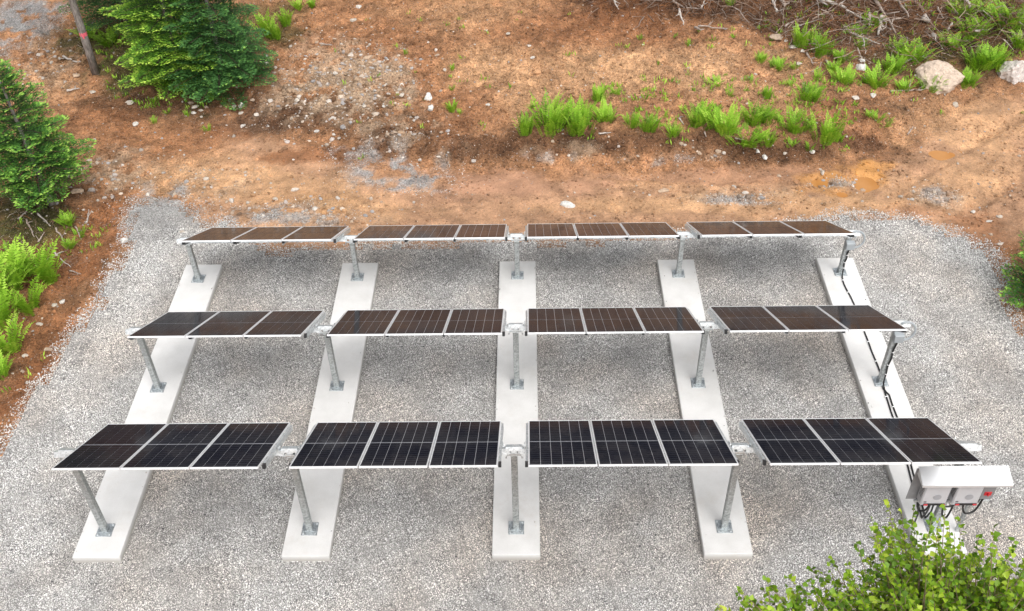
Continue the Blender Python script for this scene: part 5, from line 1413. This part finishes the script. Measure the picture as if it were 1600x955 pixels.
conifer('spruce_tree', SPRUCE_LEFT_AT, 4.3, 1.55, 21, M_NEEDLE_MID, 'young spruce with pale green tips at the left edge', z_low=.75, new_growth=.55, droop=.22, lean=(-.02, 0))
conifer('fir_tree', FIR_AT, 6.2, 2.0, 22, M_NEEDLE_FIR, 'yellow green fir with bright new shoots, left of the dark spruce', z_low=.5, new_growth=.8, droop=.22)
conifer('spruce_tree', SPRUCE_AT, 5.6, 1.75, 23, M_NEEDLE_SPR, 'dark green spruce right of the yellow green fir', z_low=.15, new_growth=.25, droop=.32)
conifer('spruce_tree', FIR_BACK_AT, 6.5, 1.9, 26, M_NEEDLE_SPR, 'shaded spruce behind the bare trunk in the upper left corner', z_low=.9, new_growth=.2, droop=.3, dens=.7)
conifer('young_fir', EDGE_BUSH_AT, 3.0, 1.2, 24, M_NEEDLE_MID, 'bushy young fir at the right edge beside the gravel', z_low=.08, new_growth=.5, droop=.1, trunk_r=.03)
# tall thin trunk with tape; its crown starts above the picture
bt = conifer('tall_tree', TRUNK_AT, 9.5, 1.5, 25, M_NEEDLE_SPR, 'thin tree with a bare scarred trunk and pink tape, upper left', z_low=3.6, new_growth=.2, droop=.3, trunk_r=.115, dens=.6)
MB().tube([(0, 0, 1.38), (0, 0, 1.50)], .121, 12).box((.04, -.135, 1.40), (.05, .012, .14), 0).build('marking_tape', M_PINK, bt)

# ---------------------------------------------------------------- leafy tree close to the camera, lower right
M_LEAF = mat_attr_leaf('broad_leaf', [(0, (.05, .115, .008)), (.4, (.155, .31, .016)), (.75, (.36, .53, .03)), (1, (.60, .70, .10))], .42, .35, spec=.4)
M_LBARK = mat_bark('leafy_bark', (.12, .085, .05), (.34, .26, .17))
def leafy_tree():
    rg = np.random.default_rng(31)
    bx_, by_ = 4.1, -8.6
    z0 = hz(bx_, by_)
    root = empty('leafy_tree', (bx_, by_, z0))
    O = np.array([bx_, by_, z0])
    tips = [np.array(t[:3]) - O for t in LEAFY_TIPS]
    top = np.array([.0, .35, 7.4])
    tr = MB()
    tpts = [np.array([.0, .0, 0]), np.array([.06, .04, 2.0]), np.array([-.03, .12, 4.2]), np.array([.02, .25, 6.0]), top]
    tr.tube([tuple(p) for p in tpts], [.14, .12, .095, .06, .03], 9)
    tr.build('trunk', M_LBARK, root, True)
    W = MB(); LV = []; LT = []
    # lower limbs, out of the picture but part of the tree
    for k in range(46):
        a = rg.uniform(0, 6.28); zz = rg.uniform(3.2, 6.8); r = rg.uniform(.7, 1.9)
        tips.append(np.array([r * math.cos(a), r * math.sin(a) - .2, zz]))
    def leaf(p, dirv, size, tone):
        dirv = dirv / np.linalg.norm(dirv)
        n0 = np.array([rg.normal() * .5, rg.normal() * .5, 1.0]); 
        s = np.cross(dirv, n0); s /= max(np.linalg.norm(s), 1e-6)
        nn = np.cross(s, dirv)
        l = size; w = size * .42
        fold = nn * size * rg.uniform(.05, .16)
        a = p; b1 = p + dirv * l * .32 - s * w + fold; b2 = p + dirv * l * .32 + s * w + fold
        c1 = p + dirv * l * .68 - s * w * .62 + fold * .7; c2 = p + dirv * l * .68 + s * w * .62 + fold * .7
        m = p + dirv * l * .45; t = p + dirv * l - nn * size * rg.uniform(0, .15)
        LV.append((a, b1, c1, t, m, c2, b2)); LT.append(np.clip(tone, 0, 1))
    for t in tips:
        zs = np.clip(t[2] - rg.uniform(.7, 1.5), 1.5, 7.2)
        fr_ = np.array([np.interp(zs, [p[2] for p in tpts], [p[0] for p in tpts]), np.interp(zs, [p[2] for p in tpts], [p[1] for p in tpts]), zs])
        ctrl = (fr_ + t) / 2 + np.array([0, 0, -.15]) + rg.normal(size=3) * .12
        n = 12; pts = []
        for i in range(n + 1):
            u = i / n
            pts.append((1 - u) ** 2 * fr_ + 2 * u * (1 - u) * ctrl + u * u * t)
        W.tube([tuple(p) for p in pts], [.016 * (1 - u) + .003 for u in np.linspace(0, 1, n + 1)], 5, False)
        br_tone = rg.normal(.5, .13)
        for i in range(5, n + 1):
            u = i / n
            tang = pts[i] - pts[i - 1]; tang /= np.linalg.norm(tang)
            for k in range(2 if i < n else 1):
                a = rg.uniform(0, 6.28)
                o1 = np.cross(tang, [.3, .2, 1]); o1 /= np.linalg.norm(o1); o2 = np.cross(tang, o1)
                d = tang * .7 + (o1 * math.cos(a) + o2 * math.sin(a)) * .8
                if i == n: d = tang
                d /= np.linalg.norm(d)
                tl = rg.uniform(.14, .34)
                e = pts[i] + d * tl
                W.tube([tuple(pts[i]), tuple(e)], [.004, .002], 3, False)
                for j in range(9):
                    q = pts[i] + d * tl * (j + 1) / 9
                    ld = d * .4 + rg.normal(size=3) * .75 + np.array([0, 0, -.25])
                    leaf(q, ld, rg.uniform(.034, .068), br_tone + rg.normal() * .17 + .10 * (u - .7))
    W.build('branches', M_LBARK, root)
    V = np.array(LV).reshape(-1, 3); n = len(LV)
    tf = np.array([(0, 1, 4), (1, 2, 4), (2, 3, 4), (3, 5, 4), (5, 6, 4), (6, 0, 4)])
    F = (tf[None] + (np.arange(n) * 7)[:, None, None]).reshape(-1, 3)
    link('crown', np_mesh('crown', V, F, M_LEAF, dict(tone=np.repeat(np.array(LT), 7)), True), root)
    tag(root, 'leafy broadleaf tree with light green leaves in the lower right corner', 'tree')
leafy_tree()
